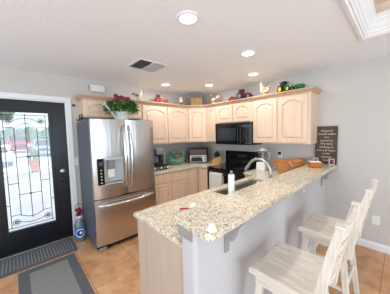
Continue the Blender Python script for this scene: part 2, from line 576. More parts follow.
for v in (0.025, 0.975):
    came([(0.01, v), (0.99, v)])
for u in (0.27, 0.73):
    came([(u, 0.12), (u, 0.87)])
came([(0.5, 0.085), (0.5, 0.985)])
arc = lambda v0, dv, u0, u1: [(u0 + (u1 - u0) * i / 12, v0 + dv * math.sin(PI * i / 12)) for i in range(13)]
came(arc(0.86, 0.045, 0.27, 0.73))
came(arc(0.915, 0.035, 0.2, 0.8))
came(arc(0.125, -0.028, 0.27, 0.73))
came(arc(0.07, -0.022, 0.22, 0.78))
for v in (0.30, 0.62):
    came([(0.27, v), (0.73, v)])
for u0, u1 in ((0.075, 0.27), (0.73, 0.925)):
    for v in (0.40, 0.68, 0.87, 0.13):
        came([(u0, v), (u1, v)])
for u in (0.01, 0.0):
    pass
for v in (0.22, 0.5, 0.78):
    came([(0.0, v), (0.075, v)])
    came([(0.925, v), (1.0, v)])
for (u, v) in ((0.17, 0.07), (0.83, 0.07), (0.17, 0.925), (0.83, 0.925)):
    for rr in (0.036, 0.014):
        came([(u + rr / gw * math.cos(2 * PI * i / 14), v + rr / gh * math.sin(2 * PI * i / 14)) for i in range(15)], 0.004 if rr > 0.02 else 0.008)
for v in (0.30, 0.62):
    came([(0.5 - 0.03, v), (0.5, v + 0.0105), (0.5 + 0.03, v), (0.5, v - 0.0105), (0.5 - 0.03, v)], 0.004)
ld.obj('lead_came', 'lead', pane)
k = MB().lathe([(0.032, 0), (0.032, 0.008), (0.024, 0.014), (0.013, 0.016), (0.013, 0.02)], (slab_x1, -2.83, 1.045), 18, R('Y', 90)).obj('deadbolt', 'brushed', dr, True)
k['label'] = 'nickel deadbolt'
k = MB().lathe([(0.034, 0), (0.034, 0.008), (0.014, 0.014), (0.014, 0.035), (0.026, 0.045), (0.03, 0.06), (0.024, 0.073), (0.008, 0.078)], (slab_x1, -2.83, 0.925), 18, R('Y', 90)).obj('door_knob', 'black_matte', dr, True)
k['label'] = 'dark door knob'

# ------------------------------------------------------------------ outside, seen through the door glass
struct(MB().box(-70, -0.12, -30, 26, -0.32, -0.12).obj('ground_outside', 'drive'))
def vehicle(name, label, cat, x, y, paint, pickup, width=1.9, L=4.7, hgt=1.75):
    """front faces +x"""
    t = thing(name, label, cat, (x, y, -0.12))
    m = T(x, y, -0.12)
    hw = width / 2
    hood = hgt * 0.56
    side = [(0, 0.35), (0.02, hood - 0.12), (-0.25, hood), (-1.35, hood + 0.08), (-L + 0.1, hood + 0.08), (-L, hood - 0.1), (-L, 0.38)]
    loops = []
    for k_, s_ in ((-hw, 0.97), (-hw + 0.08, 1), (hw - 0.08, 1), (hw, 0.97)):
        loops.append([(p[0], k_, p[1] * s_) for p in side])
    MB(m).loft(loops).obj('body', paint, t)
    back = -2.9 if pickup else -3.9
    cab = [(-1.25, hood + 0.06), (-1.85, hgt), (back + 0.25, hgt), (back, hood + 0.06)]
    MB(m).loft([[(p[0], s_ * (hw - (0.08 if p[1] < hgt - .1 else 0.2)), p[1]) for p in cab] for s_ in (-1, 1)]).obj('cab', paint, t)
    ws = MB(m)
    ws.poly([(-1.27, -hw + 0.16, hood + 0.11), (-1.27, hw - 0.16, hood + 0.11), (-1.80, hw - 0.27, hgt - 0.06), (-1.80, -hw + 0.27, hgt - 0.06)])
    ws2 = ws.obj('windshield', 'smoke_glass', t)
    ws2.location = (0.012, 0, 0.01)
    MB(m).box(0.0, 0.03, -hw + 0.35, hw - 0.35, 0.55, hood - 0.16).obj('grille', 'black_matte', t)
    for s_ in (-1, 1):
        MB(m).box(-0.02, 0.03, s_ * (hw - 0.2) - 0.12, s_ * (hw - 0.2) + 0.12, 0.66, hood - 0.16).obj('headlight', 'white_plastic', t)
        for wx in (-0.85, -L + 0.95):
            MB(m).lathe([(0.22, -0.11), (0.34, -0.1), (0.34, 0.1), (0.22, 0.11)], (wx, s_ * (hw - 0.1), 0.34), 18, R('X', 90)).obj('wheel', 'tyre', t, True)
    return t
vehicle('pickup_truck', 'red pickup truck parked furthest off, seen through the door glass', 'truck', -24, -2.95, 'car_red', True, hgt=1.95)
vehicle('car', 'white car parked in front of the red truck, seen through the door glass', 'car', -11.5, -4.35, 'car_white', False, 1.8, 4.5, 1.2)
vehicle('car', 'grey car on the right side of the door glass view', 'car', -17, -1.25, 'car_grey', False, 1.8, 4.5, 1.45)
pt_ = thing('planter', 'terracotta planter with a small shrub outside the front door', 'planter', (-8.6, -2.66, -0.12))
MB(T(-8.6, -2.66, -0.12)).lathe([(0.14, 0), (0.21, 0.5), (0.24, 0.52), (0.24, 0.58), (0.19, 0.58), (0.18, 0.5)], n=16).obj('pot', 'terracotta', pt_, True)
lf = MB(T(-8.6, -2.66, 0.62))
for _ in range(26):
    lf.ball((random.uniform(-.18, .18), random.uniform(-.18, .18), random.uniform(-.12, .36)), 0.08, 0.05, 0.1, 6)
lf.obj('shrub', 'hedge', pt_)
hd = MB()
for i in range(60):
    hd.ball((-62 + random.uniform(-1, 1), -28 + i * 0.9, 1 + random.uniform(-.3, .5)), 1.6, 1.5, 2.2 + random.uniform(0, 1.0), 8)
tag(hd.obj('hedge', 'hedge'), 'long green hedge in the far background through the door glass', 'hedge')
tr_ = thing('tree', 'green tree in the upper left of the door glass', 'tree', (-30, -5.2, -0.12))
MB().tube([(-30, -5.2, -0.12), (-30, -5.1, 2.5), (-30.1, -4.9, 4.2)], [0.25, 0.2, 0.12]).obj('trunk', 'trunk', tr_)
lf = MB()
for _ in range(60):
    lf.ball((-30 + random.uniform(-1.6, 1.6), -5.2 + random.uniform(-1.8, 1.8), 4.9 + random.uniform(-1.1, 1.6)), 0.55, 0.55, 0.4, 6)
lf.obj('crown', 'hedge', tr_)

# ------------------------------------------------------------------ cabinets
ZB, ZT = 1.372, 2.152
DU = 0.32

def door_mb(mb, w, h, t=0.02, arch=0.0, rail=0.055):
    """raised-panel door in local x (0..w), z (0..h), front at y=-t"""
    n = 12
    def loop(ins, y):
        x0, x1, z0, z1 = ins, w - ins, ins, h - ins
        pts = [(x0, y, z0), (x1, y, z0)]
        k_ = max(0.0, 1 - 0.0 * ins)
        for i in range(n + 1):
            f = i / n
            x = x1 + (x0 - x1) * f
            a = arch * k_
            # cathedral: shoulders low, centre high
            s_ = max(0.0, math.sin(PI * min(1, max(0, (f - 0.08) / 0.84)))) ** 0.75 if arch else 1.0
            pts.append((x, y, z1 - a + a * s_ if arch else z1))
        return pts
    def rect(y, ins=0.0):
        pts = [(ins, y, ins), (w - ins, y, ins)]
        for i in range(n + 1):
            pts.append(((w - ins) + (2 * ins - w) * i / n, y, h - ins))
        return pts
    mb.loft([rect(0), rect(-t + 0.005), rect(-t, 0.005), loop(rail, -t), loop(rail + 0.002, -t + 0.016), loop(rail + 0.015, -t + 0.016), loop(rail + 0.034, -t + 0.001)])
    return mb

def cab_door(w, h, world_m, parent, arch=0.05, name='door', rail=0.055, t=0.02):
    return door_mb(MB(world_m), w, h, t, arch, rail).obj(name, 'maple', parent)

# crown moulding run over all the upper cabinets, one mitred piece per cabinet
run = [(0, -2.578), (DU, -2.578), (DU, -1.685), (DU, -0.60), (0.60, -DU), (0.895, -DU), (1.69, -DU), (2.59, -DU), (2.59, -0.001)]
CP = [(0.0, ZT - 0.06), (0.010, ZT - 0.06), (0.014, ZT - 0.048), (0.022, ZT - 0.040), (0.042, ZT - 0.022), (0.050, ZT - 0.016), (0.052, ZT), (0.0, ZT)]
def miter(i):
    p = [Vector(q) for q in run]
    ns = []
    if i > 0:
        d_ = (p[i] - p[i - 1]).normalized(); ns.append(Vector((d_.y, -d_.x)))
    if i < len(p) - 1:
        d_ = (p[i + 1] - p[i]).normalized(); ns.append(Vector((d_.y, -d_.x)))
    if len(ns) == 1:
        return ns[0]
    b = (ns[0] + ns[1]).normalized()
    return b / b.dot(ns[0])
def crown(segs, parent):
    m = MB()
    for i in segs:
        A, Bp = Vector(run[i]), Vector(run[i + 1])
        ma, mb_ = miter(i), miter(i + 1)
        m.loft([[(A.x + ma.x * o, A.y + ma.y * o, z) for o, z in CP], [(Bp.x + mb_.x * o, Bp.y + mb_.y * o, z) for o, z in CP]])
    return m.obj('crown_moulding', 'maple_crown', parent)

GU = 'upper kitchen cabinets'
G = 0.001
# left wall: face +x, local x -> world y
LM = lambda y, z, x=DU: T(x, y, z) @ R('Z', 90)
c = thing('upper_cabinet', 'short maple wall cabinet above the refrigerator', 'cabinet', (DU / 2, -2.14, 1.83), 0, GU)
MB().box(G, DU, -2.578, -1.685 - G, 1.83, ZT).obj('body', 'maple', c)
for y0 in (-2.560, -2.125):
    cab_door(0.420, 0.235, LM(y0, 1.842), c, 0.035, rail=0.045)
crown((0, 1), c)
c = thing('upper_cabinet', 'two-door maple wall cabinet between refrigerator and corner', 'cabinet', (DU / 2, -1.14, ZB), 0, GU)
MB().box(G, DU, -1.685, -0.60 - G, ZB, ZT).obj('body', 'maple', c)
for y0 in (-1.655, -1.118):
    cab_door(0.512, 0.685, LM(y0, ZB + 0.018), c, 0.055)
crown((2,), c)
c = thing('upper_cabinet', 'angled corner maple wall cabinet under the wicker basket', 'cabinet', (0.25, -0.25, ZB), 0, GU)
MB().prism([(G, -G), (G, -0.60), (DU, -0.60), (0.60, -DU), (0.60, -G)], 'z', ZB, ZT).obj('body', 'maple', c)
cab_door(0.352, 0.685, T(DU, -0.60, 0) @ R('Z', 45) @ T(0.022, 0, ZB + 0.018), c, 0.045)
crown((3,), c)
BM = lambda x, z, y=-DU: T(x, y, z)
c = thing('upper_cabinet', 'narrow single-door maple wall cabinet left of the microwave', 'cabinet', (0.75, -DU / 2, ZB), 0, GU)
MB().box(0.60 + G, 0.895 - G, -DU, -G, ZB, ZT).obj('body', 'maple', c)
cab_door(0.225, 0.685, BM(0.645, ZB + 0.018), c, 0.035, rail=0.045)
crown((4,), c)
c = thing('upper_cabinet', 'short maple wall cabinet directly above the microwave', 'cabinet', (1.29, -DU / 2, 1.74), 0, GU)
MB().box(0.895, 1.69, -DU, -G, 1.742, ZT).obj('body', 'maple', c)
for x0 in (0.91, 1.305):
    cab_door(0.36, 0.318, BM(x0, 1.757), c, 0.045, rail=0.048)
crown((5,), c)
c = thing('upper_cabinet', 'two-door maple wall cabinet at the right end beside the sign', 'cabinet', (2.14, -DU / 2, ZB), 0, GU)
MB().box(1.69 + G, 2.59, -DU, -G, ZB, ZT).obj('body', 'maple', c)
for x0 in (1.712, 2.142):
    cab_door(0.405, 0.685, BM(x0, ZB + 0.018), c, 0.055)
crown((6, 7), c)

# base cabinets
GBC = 'base kitchen cabinets'
CT0, CT1 = 0.876, 0.914
DB = 0.61
def base_left(y0, y1, label):
    c_ = thing('base_cabinet', label, 'cabinet', (DB / 2, (y0 + y1) / 2, 0), 0, GBC)
    MB().box(G, DB, y0 + G, y1 - G, 0.1, CT0).box(G, DB - 0.07, y0 + G, y1 - G, 0, 0.1).obj('body', 'maple', c_)
    wd = y1 - y0 - 0.03
    cab_door(wd, 0.565, LM(y0 + 0.015, 0.115, DB), c_, 0.0)
    MB(LM(y0 + 0.015, 0.705, DB)).box(0, wd, -0.02, 0, 0, 0.145, 0.004).obj('drawer', 'maple', c_)
base_left(-1.655, -1.29, 'maple base cabinet with drawer next to the refrigerator')
base_left(-1.29, -0.895, 'maple base cabinet with drawer second from the refrigerator')
c = thing('base_cabinet', 'L-shaped corner maple base cabinet left of the range', 'cabinet', (0.3, -0.3, 0), 0, GBC)
MB().prism([(G, -G), (G, -0.895 + G), (DB, -0.895 + G), (DB, -DB), (0.908, -DB), (0.908, -G)], 'z', 0.1, CT0).prism([(G, -G), (G, -0.895 + G), (DB - .07, -0.895 + G), (DB - .07, -DB + .07), (0.908, -DB + .07), (0.908, -G)], 'z', 0, 0.1).obj('body', 'maple', c)
cab_door(0.235, 0.735, LM(-0.878, 0.115, DB), c, 0.0, rail=0.045)
cab_door(0.245, 0.735, BM(0.645, 0.115, -DB), c, 0.0, rail=0.045)
c = thing('base_cabinet', 'corner maple base cabinet between range and peninsula', 'cabinet', (2.1, -0.3, 0), 0, GBC)
MB().box(1.718, 2.583, -DB, -G, 0.1, CT0).box(1.718, 2.583, -DB + 0.07, -G, 0, 0.1).obj('body', 'maple', c)
cab_door(0.2, 0.735, BM(1.735, 0.115, -DB), c, 0.0, rail=0.045)
c = thing('base_cabinet', 'maple peninsula base with plain tan end panel', 'cabinet', (2.25, -1.6, 0), 0, GBC)
pm = MB()
pm.box(1.99, 2.02, -2.60, -DB - G, 0.1, CT0).box(2.56, 2.583, -2.60, -DB - G, 0.1, CT0).box(2.02, 2.56, -2.60, -DB - G, 0.1, 0.12)
for yy in (-2.6, -1.82, -0.86, -0.64):
    pm.box(2.02, 2.56, yy, yy + 0.02, 0.12, CT0)
pm.box(2.06, 2.583, -2.60, -DB - G, 0, 0.1)
pm.obj('body', 'maple', c)
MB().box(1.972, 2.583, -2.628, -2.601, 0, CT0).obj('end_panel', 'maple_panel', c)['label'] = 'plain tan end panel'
RM = lambda y, z: T(1.99, y, z) @ R('Z', -90)
for y0 in (-0.66, -1.15, -1.64, -2.13):
    cab_door(0.46, 0.565, RM(y0, 0.115), c, 0.0)
    MB(RM(y0, 0.705)).box(0, 0.46, -0.02, 0, 0, 0.145, 0.004).obj('drawer', 'maple', c)

def rounded(poly, radii, n=6):
    out = []
    N = len(poly)
    for i, p in enumerate(poly):
        r_ = radii[i]
        if r_ == 0:
            out.append(p); continue
        P = Vector(p); A = (Vector(poly[i - 1]) - P).normalized(); Bv = (Vector(poly[(i + 1) % N]) - P).normalized()
        for k_ in range(n + 1):
            f = k_ / n
            q0, q1 = P + A * r_, P + Bv * r_
            q = q0 * (1 - f) ** 2 + P * 2 * f * (1 - f) + q1 * f ** 2
            out.append((q.x, q.y))
    return out
# half wall carrying the raised bar
HX0, HX1 = 2.586, 2.710
def hx(y):
    return HX1 - 0.006 * (-y / 2.6)
struct(MB().prism(rounded([(HX0, -G), (HX0, -2.648), (hx(-2.6), -2.648), (HX1, -G)], [0, 0.012, 0.035, 0]), 'z', 0, 1.03).obj('wall_half', 'halfwall', None, True))
tm = MB()
TP = [(0, 0.955), (0.008, 0.957), (0.010, 0.97), (0.018, 0.98), (0.022, 0.995), (0.022, 1.029), (0, 1.029)]
tm.loft([[(HX0 - 0.006 * (o / 0.022), -2.63, z), (HX0 - 0.006 * (o / 0.022), -2.648 - o, z), (hx(-2.6) - 0.02, -2.648 - o, z), (hx(-2.6) - 0.02, -2.63, z)] for o, z in TP])
struct(tm.obj('trim_4', 'greytrim'))
struct(MB().loft([[(hx(y) + p[0] + 0.001, y, p[1]) for p in BB] for y in (-2.61, -0.017)]).obj('baseboard_half_wall', 'white'))
# countertops
ct = MB().prism([(G, -G), (G, -1.665), (0.65, -1.665), (0.65, -0.65), (0.911, -0.65), (0.911, -G)], 'z', CT0 + G, CT1).obj('countertop', 'granite', None, False, 0.008)
tag(ct, 'speckled granite countertop with coffee maker and toaster oven on it', 'countertop')
SX0, SX1, SY0, SY1 = 2.04, 2.40, -1.76, -0.90
xs = [1.715, 1.947, SX0, SX1, 2.584]
ys = [-2.652, SY0, SY1, -0.65, -G]
ct = MB().cells(xs, ys, lambda i, j: (i > 0 or j == 3) and not (i == 2 and j == 1), CT0 + G, CT1).obj('countertop', 'granite', None, False, 0.008)
tag(ct, 'lower granite peninsula countertop with the sink in it', 'countertop')
bar_poly = rounded([(2.507, -G), (2.518, -2.668), (2.856, -2.692), (2.846, -G)], [0, 0.02, 0.045, 0])
ct = MB().prism(bar_poly, 'z', 1.03 + G, 1.07).obj('countertop', 'granite', None, False, 0.009)
tag(ct, 'raised speckled granite bar top on the white half wall', 'bar top')
# corbels
def corbel(y, label):
    X = hx(y) + 0.001
    D_ = 2.846 - X
    c_ = thing('corbel', label, 'bracket', (X, y, 0.82), 0, 'corbels under the bar top')
    MB().box(X, X + 0.014, y - 0.022, y + 0.022, 0.79, 1.03 - G, 0.003).obj('back_plate', 'greytrim', c_)
    pr = [(0.014, 0.90), (0.06, 0.885), (0.078, 0.888), (0.092, 0.915), (0.104, 0.945), (0.126, 0.975), (0.152, 1.002), (0.176, 1.014), (0.18, 1.028), (0.014, 1.028)]
    MB().prism([(X + 0.016 + (a - 0.016) * (D_ - 0.016) / 0.164, b) for a, b in pr], 'y', y - 0.02, y + 0.02).obj('arm', 'greytrim', c_)
corbel(-2.375, 'grey corbel under the near end of the granite bar')
corbel(-0.24, 'grey corbel under the bar top close to the back wall')

# ------------------------------------------------------------------ sink, faucet
sk = thing('kitchen_sink', 'stainless steel sink set in the peninsula countertop', 'sink', (2.23, -1.33, 0.72))
for (y0, y1) in ((SY0 - 0.012, -1.345), (-1.325, SY1 + 0.012)):
    x0, x1 = SX0 - 0.012, SX1 + 0.012
    z0, z1 = 0.715, 0.875
    t_ = 0.004
    b_ = MB()
    b_.loft([[(x0, y0, z1), (x1, y0, z1), (x1, y1, z1), (x0, y1, z1)], [(x0 + .012, y0 + .012, z1), (x1 - .012, y0 + .012, z1), (x1 - .012, y1 - .012, z1), (x0 + .012, y1 - .012, z1)],
             [(x0 + .03, y0 + .03, z0), (x1 - .03, y0 + .03, z0), (x1 - .03, y1 - .03, z0), (x0 + .03, y1 - .03, z0)]], cap=False)
    b_.poly([(x0 + .03, y0 + .03, z0), (x1 - .03, y0 + .03, z0), (x1 - .03, y1 - .03, z0), (x0 + .03, y1 - .03, z0)])
    o = b_.obj('basin', 'brushed', sk)
    MB().lathe([(0.035, 0.001), (0.035, 0.004), (0.02, 0.005)], ((x0 + x1) / 2, (y0 + y1) / 2, z0), 14).obj('drain', 'chrome', o)
fc = thing('faucet', 'brushed nickel gooseneck faucet behind the sink', 'faucet', (2.455, -1.225, CT1))
MB().lathe([(0.03, 0.0005), (0.03, 0.012), (0.022, 0.02), (0.019, 0.06), (0.017, 0.1)], (2.455, -1.225, CT1), 16).obj('base', 'brushed', fc, True)
arcp = [(2.455, -1.225, CT1 + 0.09), (2.452, -1.225, CT1 + 0.16)]
for i in range(11):
    a = PI * i / 10 * 0.86
    arcp.append((2.305 + 0.145 * math.cos(a), -1.225, CT1 + 0.19 + 0.145 * math.sin(a) * 0.92))
MB().tube(arcp, [0.016] * len(arcp), 12).obj('spout', 'brushed', fc, True)
e = Vector(arcp[-1])
d_ = (e - Vector(arcp[-2])).normalized()
MB().tube([e, e + d_ * 0.03, e + d_ * 0.085, e + d_ * 0.095], [0.014, 0.02, 0.023, 0.018], 12).obj('spray_head', 'brushed', fc, True)
MB().tube([(2.455, -1.205, CT1 + 0.07), (2.455, -1.17, CT1 + 0.085), (2.452, -1.13, CT1 + 0.12)], [0.008, 0.007, 0.006], 8).obj('lever', 'brushed', fc, True)
sq = thing('dish_brush', 'small white brush standing in the sink', 'brush', (2.26, -1.14, 0.72))
MB().tube([(2.22, -1.13, 0.725), (2.24, -1.14, 0.82), (2.262, -1.15, 0.915)], [0.009, 0.008, 0.009], 10).obj('handle', 'white_plastic', sq, True)
MB().lathe([(0.012, 0), (0.024, 0.01), (0.026, 0.025), (0.01, 0.032)], (2.262, -1.15, 0.912), 12).obj('head', 'white_plastic', sq, True)
# white roll standing by the sink
pr_ = thing('paper_towel_holder', 'slim white paper roll on an upright grey holder beside the sink', 'paper towel', (2.462, -1.98, CT1))
MB().lathe([(0.05, 0.0005), (0.05, 0.008), (0.03, 0.012)], (2.462, -1.98, CT1), 20).obj('base', 'grey_plastic', pr_, True)
MB().lathe([(0.026, 0.013), (0.027, 0.016), (0.027, 0.282), (0.026, 0.285)], (2.462, -1.98, CT1), 20).obj('paper_roll', 'paper', pr_, True)
MB().lathe([(0.007, 0.285), (0.007, 0.298), (0.012, 0.303), (0.012, 0.315), (0.005, 0.32)], (2.462, -1.98, CT1), 12).obj('finial', 'grey_plastic', pr_, True)

# ------------------------------------------------------------------ refrigerator
FY0, FY1, FX, FT = -2.622, -1.712, 0.78, 1.777
fz = thing('refrigerator', 'stainless steel french-door refrigerator with ice dispenser', 'refrigerator', (0.4, -2.167, 0))
MB().box(0.03, 0.69, FY0 + 0.004, FY1 - 0.004, 0.03, FT - 0.008, 0.004).obj('body', 'fridge_side', fz)
def bulge(y, y0, y1):
    f = (y - y0) / (y1 - y0)
    return FX - 0.03 + 0.03 * (1 - abs(2 * f - 1) ** 2.6)
def fridge_door(name, y0, y1, z0, z1, hole=None, full=None):
    fa, fb = full or (y0, y1)
    n = 14
    yl = [y0 + (y1 - y0) * i / n for i in range(n + 1)]
    if hole:
        yl = sorted(set([y for y in yl if abs(y - hole[0]) > .012 and abs(y - hole[1]) > .012] + [hole[0], hole[1]]))
    zl = [z0, z1] if not hole else [z0, hole[2], hole[3], z1]
    m = MB()
    bm = m.bm
    V = [[bm.verts.new((bulge(y, fa, fb), y, z)) for y in yl] for z in zl]
    Bk = [[bm.verts.new((0.695, y, z)) for y in yl] for z in (z0, z1)]
    for i in range(len(zl) - 1):
        for j in range(len(yl) - 1):
            if hole and i == 1 and hole[0] - 1e-6 <= yl[j] and yl[j + 1] <= hole[1] + 1e-6:
                continue
            bm.faces.new((V[i][j], V[i][j + 1], V[i + 1][j + 1], V[i + 1][j]))
    for j in range(len(yl) - 1):
        bm.faces.new((V[0][j], Bk[0][j], Bk[0][j + 1], V[0][j + 1]))
        bm.faces.new((V[-1][j + 1], Bk[1][j + 1], Bk[1][j], V[-1][j]))
        bm.faces.new((Bk[0][j], Bk[1][j], Bk[1][j + 1], Bk[0][j + 1]))
    for j, col in ((0, 0), (-1, -1)):
        bm.faces.new([V[i][j] for i in range(len(zl))] + [Bk[1][j], Bk[0][j]])
    o_ = m.obj(name, 'steel', fz, True)
    return o_
YS = -2.167
HO = (-2.575, -2.235, 0.90, 1.262)
ld_ = fridge_door('door', FY0, YS - 0.003, 0.718, FT, HO)
rd_ = fridge_door('door', YS + 0.003, FY1, 0.718, FT)
fd_ = fridge_door('freezer_drawer', FY0, FY1, 0.075, 0.706)
# dispenser in the left door
xa = 0.70
ds = MB()
ds.box(xa, xa + 0.006, HO[0], HO[1], HO[2], HO[3])
ds.box(xa, 0.7775, HO[0] - 0.004, HO[0], HO[2], HO[3]).box(xa, 0.776, HO[1], HO[1] + 0.004, HO[2], HO[3])
ds.box(xa, 0.778, HO[0], HO[1], HO[2] - 0.004, HO[2] + 0.012).box(xa, 0.778, HO[0], HO[1], HO[3] - 0.03, HO[3])
dsp = ds.obj('dispenser', 'light_plastic', ld_)
cp = MB().box(xa, 0.784, HO[0] + 0.002, HO[0] + 0.085, HO[2] + 0.005, HO[3] - 0.005, 0.004).obj('control_panel', 'black_glass', ld_)
MB().box(0.7842, 0.785, HO[0] + 0.02, HO[0] + 0.068, 1.165, 1.215).obj('display', 'display', ld_)
bt = MB()
for i in range(5):
    bt.box(0.7842, 0.786, HO[0] + 0.035, HO[0] + 0.055, 0.93 + i * 0.042, 0.945 + i * 0.042)
bt.obj('button', 'light_plastic', ld_)
MB().box(xa + 0.006, 0.755, HO[0] + 0.15, HO[0] + 0.235, 1.10, 1.232, 0.008).obj('chute', 'grey_plastic', ld_)
MB().box(xa + 0.012, xa + 0.03, HO[0] + 0.145, HO[0] + 0.24, 0.985, 1.10, 0.006, seg=2).obj('paddle', 'white_plastic', ld_)
MB().box(xa + 0.006, 0.772, HO[0] + 0.095, HO[1] - 0.01, HO[2] + 0.012, HO[2] + 0.02).obj('drip_tray', 'grey_plastic', ld_)
for s_, par in ((-1, ld_), (1, rd_)):
    y_ = YS + s_ * 0.036
    pts = []
    for i in range(15):
        f = i / 14
        pts.append((FX - 0.004 + 0.075 * math.sin(PI * f) ** 0.55, y_ + s_ * 0.012 * math.sin(PI * f), 1.70 - f * 0.87))
    MB().tube(pts, [0.014] + [0.021] * 13 + [0.014], 12).obj('handle', 'steel_smooth', par, True)
pts = []
for i in range(17):
    f = i / 16
    y_ = FY0 + 0.05 + f * (FY1 - FY0 - 0.10)
    pts.append((bulge(y_, FY0, FY1) - 0.004 + 0.06 * math.sin(PI * f) ** 0.4, y_, 0.625 - 0.0 * f))
MB().tube(pts, [0.015] + [0.021] * 15 + [0.015], 12).obj('handle', 'steel_smooth', fd_, True)
MB().box(0.60, 0.742, FY0 + 0.02, FY1 - 0.02, 0.02, 0.07).obj('kick_plate', 'black_matte', fz)
for y_ in (FY0 + 0.07, FY1 - 0.07):
    MB().box(0.66, 0.76, y_ - 0.05, y_ + 0.05, 0.001, 0.05, 0.01).obj('foot', 'grey_plastic', fz)
for y_ in (FY0 + 0.05, FY1 - 0.05):
    MB().box(0.60, 0.73, y_ - 0.03, y_ + 0.03, FT - 0.008, FT + 0.012, 0.006).obj('hinge_cover', 'grey_plastic', fz)

# black hooks hanging on the cabinet side over the fridge
for i, (y_, lb) in enumerate(((-2.581, 'black hook under the cabinet at the fridge side, nearer the wall'),)):
    h_ = thing('wall_hook', 'small black hooks on the side of the cabinet over the fridge', 'hook', (0.2, y_, 1.86))
    MB().box(0.10, 0.30, y_ - 0.010, y_ - 0.001, 1.815, 1.84, 0.002).obj('rail', 'black_matte', h_)
    for xx in (0.13, 0.26):
        MB().tube([(xx, y_ - 0.012, 1.885), (xx, y_ - 0.014, 1.80), (xx, y_ - 0.03, 1.785), (xx, y_ - 0.045, 1.80), (xx, y_ - 0.045, 1.82)], 0.007, 8).obj('hook', 'black_matte', h_, True)

# ------------------------------------------------------------------ range
RX0, RX1 = 0.917, 1.709
rg = thing('range_stove', 'black electric range with a towel on its oven door', 'range', (1.31, -0.34, 0))
MB().box(RX0, RX1, -0.62, -0.02, 0.03, 0.90).obj('body', 'black', rg)
MB().box(RX0, RX1, -0.665, -0.10, 0.902, 0.922, 0.005).obj('cooktop', 'black_glass', rg)
for (x_, y_, r_) in ((1.11, -0.48, 0.10), (1.51, -0.48, 0.085), (1.11, -0.22, 0.08), (1.51, -0.22, 0.10)):
    MB().lathe([(r_, 0), (r_, 0.0012), (r_ - 0.006, 0.0012)], (x_, y_, 0.922), 24).obj('burner', 'smoke_glass', rg)
bgd = MB()
bgd.prism([(-0.09, 0.905), (-0.02, 0.905), (-0.02, 1.185), (-0.06, 1.185), (-0.075, 1.17)], 'x', RX0, RX1)
bgo = bgd.obj('backguard', 'black', rg)
def kn(x_):
    MB().lathe([(0.022, 0), (0.02, 0.016), (0.008, 0.02)], (x_, -0.081, 1.10), 14, R('X', 95)).obj('knob', 'black_matte', bgo, True)
for x_ in (1.0, 1.09, 1.53, 1.62):
    kn(x_)
MB().box(1.2, 1.42, -0.0855, -0.078, 1.075, 1.125).obj('display', 'smoke_glass', bgo)
ov = MB().box(RX0 + 0.005, RX1 - 0.005, -0.66, -0.622, 0.22, 0.885, 0.006).obj('oven_door', 'black', rg)
MB().box(1.05, 1.575, -0.6625, -0.659, 0.40, 0.70).obj('window', 'black_glass', ov)
MB().tube([(RX0 + 0.06, -0.66, 0.815), (RX0 + 0.06, -0.70, 0.82), (RX1 - 0.06, -0.70, 0.82), (RX1 - 0.06, -0.66, 0.815)], 0.012, 10).obj('handle', 'black', ov, True)
MB().box(RX0 + 0.005, RX1 - 0.005, -0.65, -0.622, 0.06, 0.205, 0.006).obj('drawer', 'black', rg)
# towel folded over the handle
tw = MB()
prof_t = [(-0.672, 0.60), (-0.682, 0.80), (-0.688, 0.833), (-0.70, 0.839), (-0.713, 0.833), (-0.720, 0.80), (-0.722, 0.45)]
prof_b = [(y - 0.004 if y < -0.7 else y + 0.004, z + (0.004 if z > 0.83 else 0)) for y, z in prof_t]
rowsA, rowsB = [], []
for i in range(9):
    x_ = 1.03 + 0.30 * i / 8
    wv = 0.004 * math.sin(i * 1.7)
    rowsA.append([(x_, y + wv * (1 if z < 0.8 else 0), z) for y, z in prof_t] + [(x_, y + wv * (1 if z < 0.8 else 0) , z) for y, z in prof_b[::-1]])
tw.loft(rowsA)
tag(tw.obj('dish_towel', 'towel', None, True), 'pale grey dish towel hanging on the oven door handle', 'towel')

# ------------------------------------------------------------------ microwave
mw = thing('microwave', 'black over-the-range microwave under the wall cabinets', 'microwave', (1.31, -0.2, 1.335))
MY = -0.39
MB().box(RX0 - 0.002, RX1 - 0.002, MY + 0.02, -G, 1.335, 1.739, 0.004).obj('body', 'black', mw)
md = MB().box(RX0 + 0.002, 1.50, MY - 0.012, MY + 0.019, 1.345, 1.735, 0.006).obj('door', 'black', mw)
MB().box(RX0 + 0.07, 1.40, MY - 0.0145, MY - 0.011, 1.41, 1.64).obj('window', 'smoke_glass', md)
MB().tube([(1.465, MY - 0.012, 1.66), (1.465, MY - 0.045, 1.65), (1.465, MY - 0.045, 1.40), (1.465, MY - 0.012, 1.39)], 0.011, 10).obj('handle', 'black', md, True)
mc = MB().box(1.503, RX1 - 0.005, MY - 0.012, MY + 0.019, 1.345, 1.735, 0.006).obj('control_panel', 'black_glass', mw)
MB().box(1.53, 1.68, MY - 0.0145, MY - 0.0115, 1.65, 1.69).obj('display', 'display', mc)
kb = MB()
for i in range(3):
    for j in range(5):
        kb.box(1.53 + i * 0.053, 1.57 + i * 0.053, MY - 0.0145, MY - 0.0115, 1.39 + j * 0.048, 1.42 + j * 0.048)
kb.obj('keypad', 'black_matte', mc)
vt = MB()
for i in range(16):
    vt.box(RX0 + 0.03 + i * 0.034, RX0 + 0.055 + i * 0.034, MY - 0.014, MY - 0.0115, 1.70, 1.722)
vt.obj('vent', 'black_matte', md)

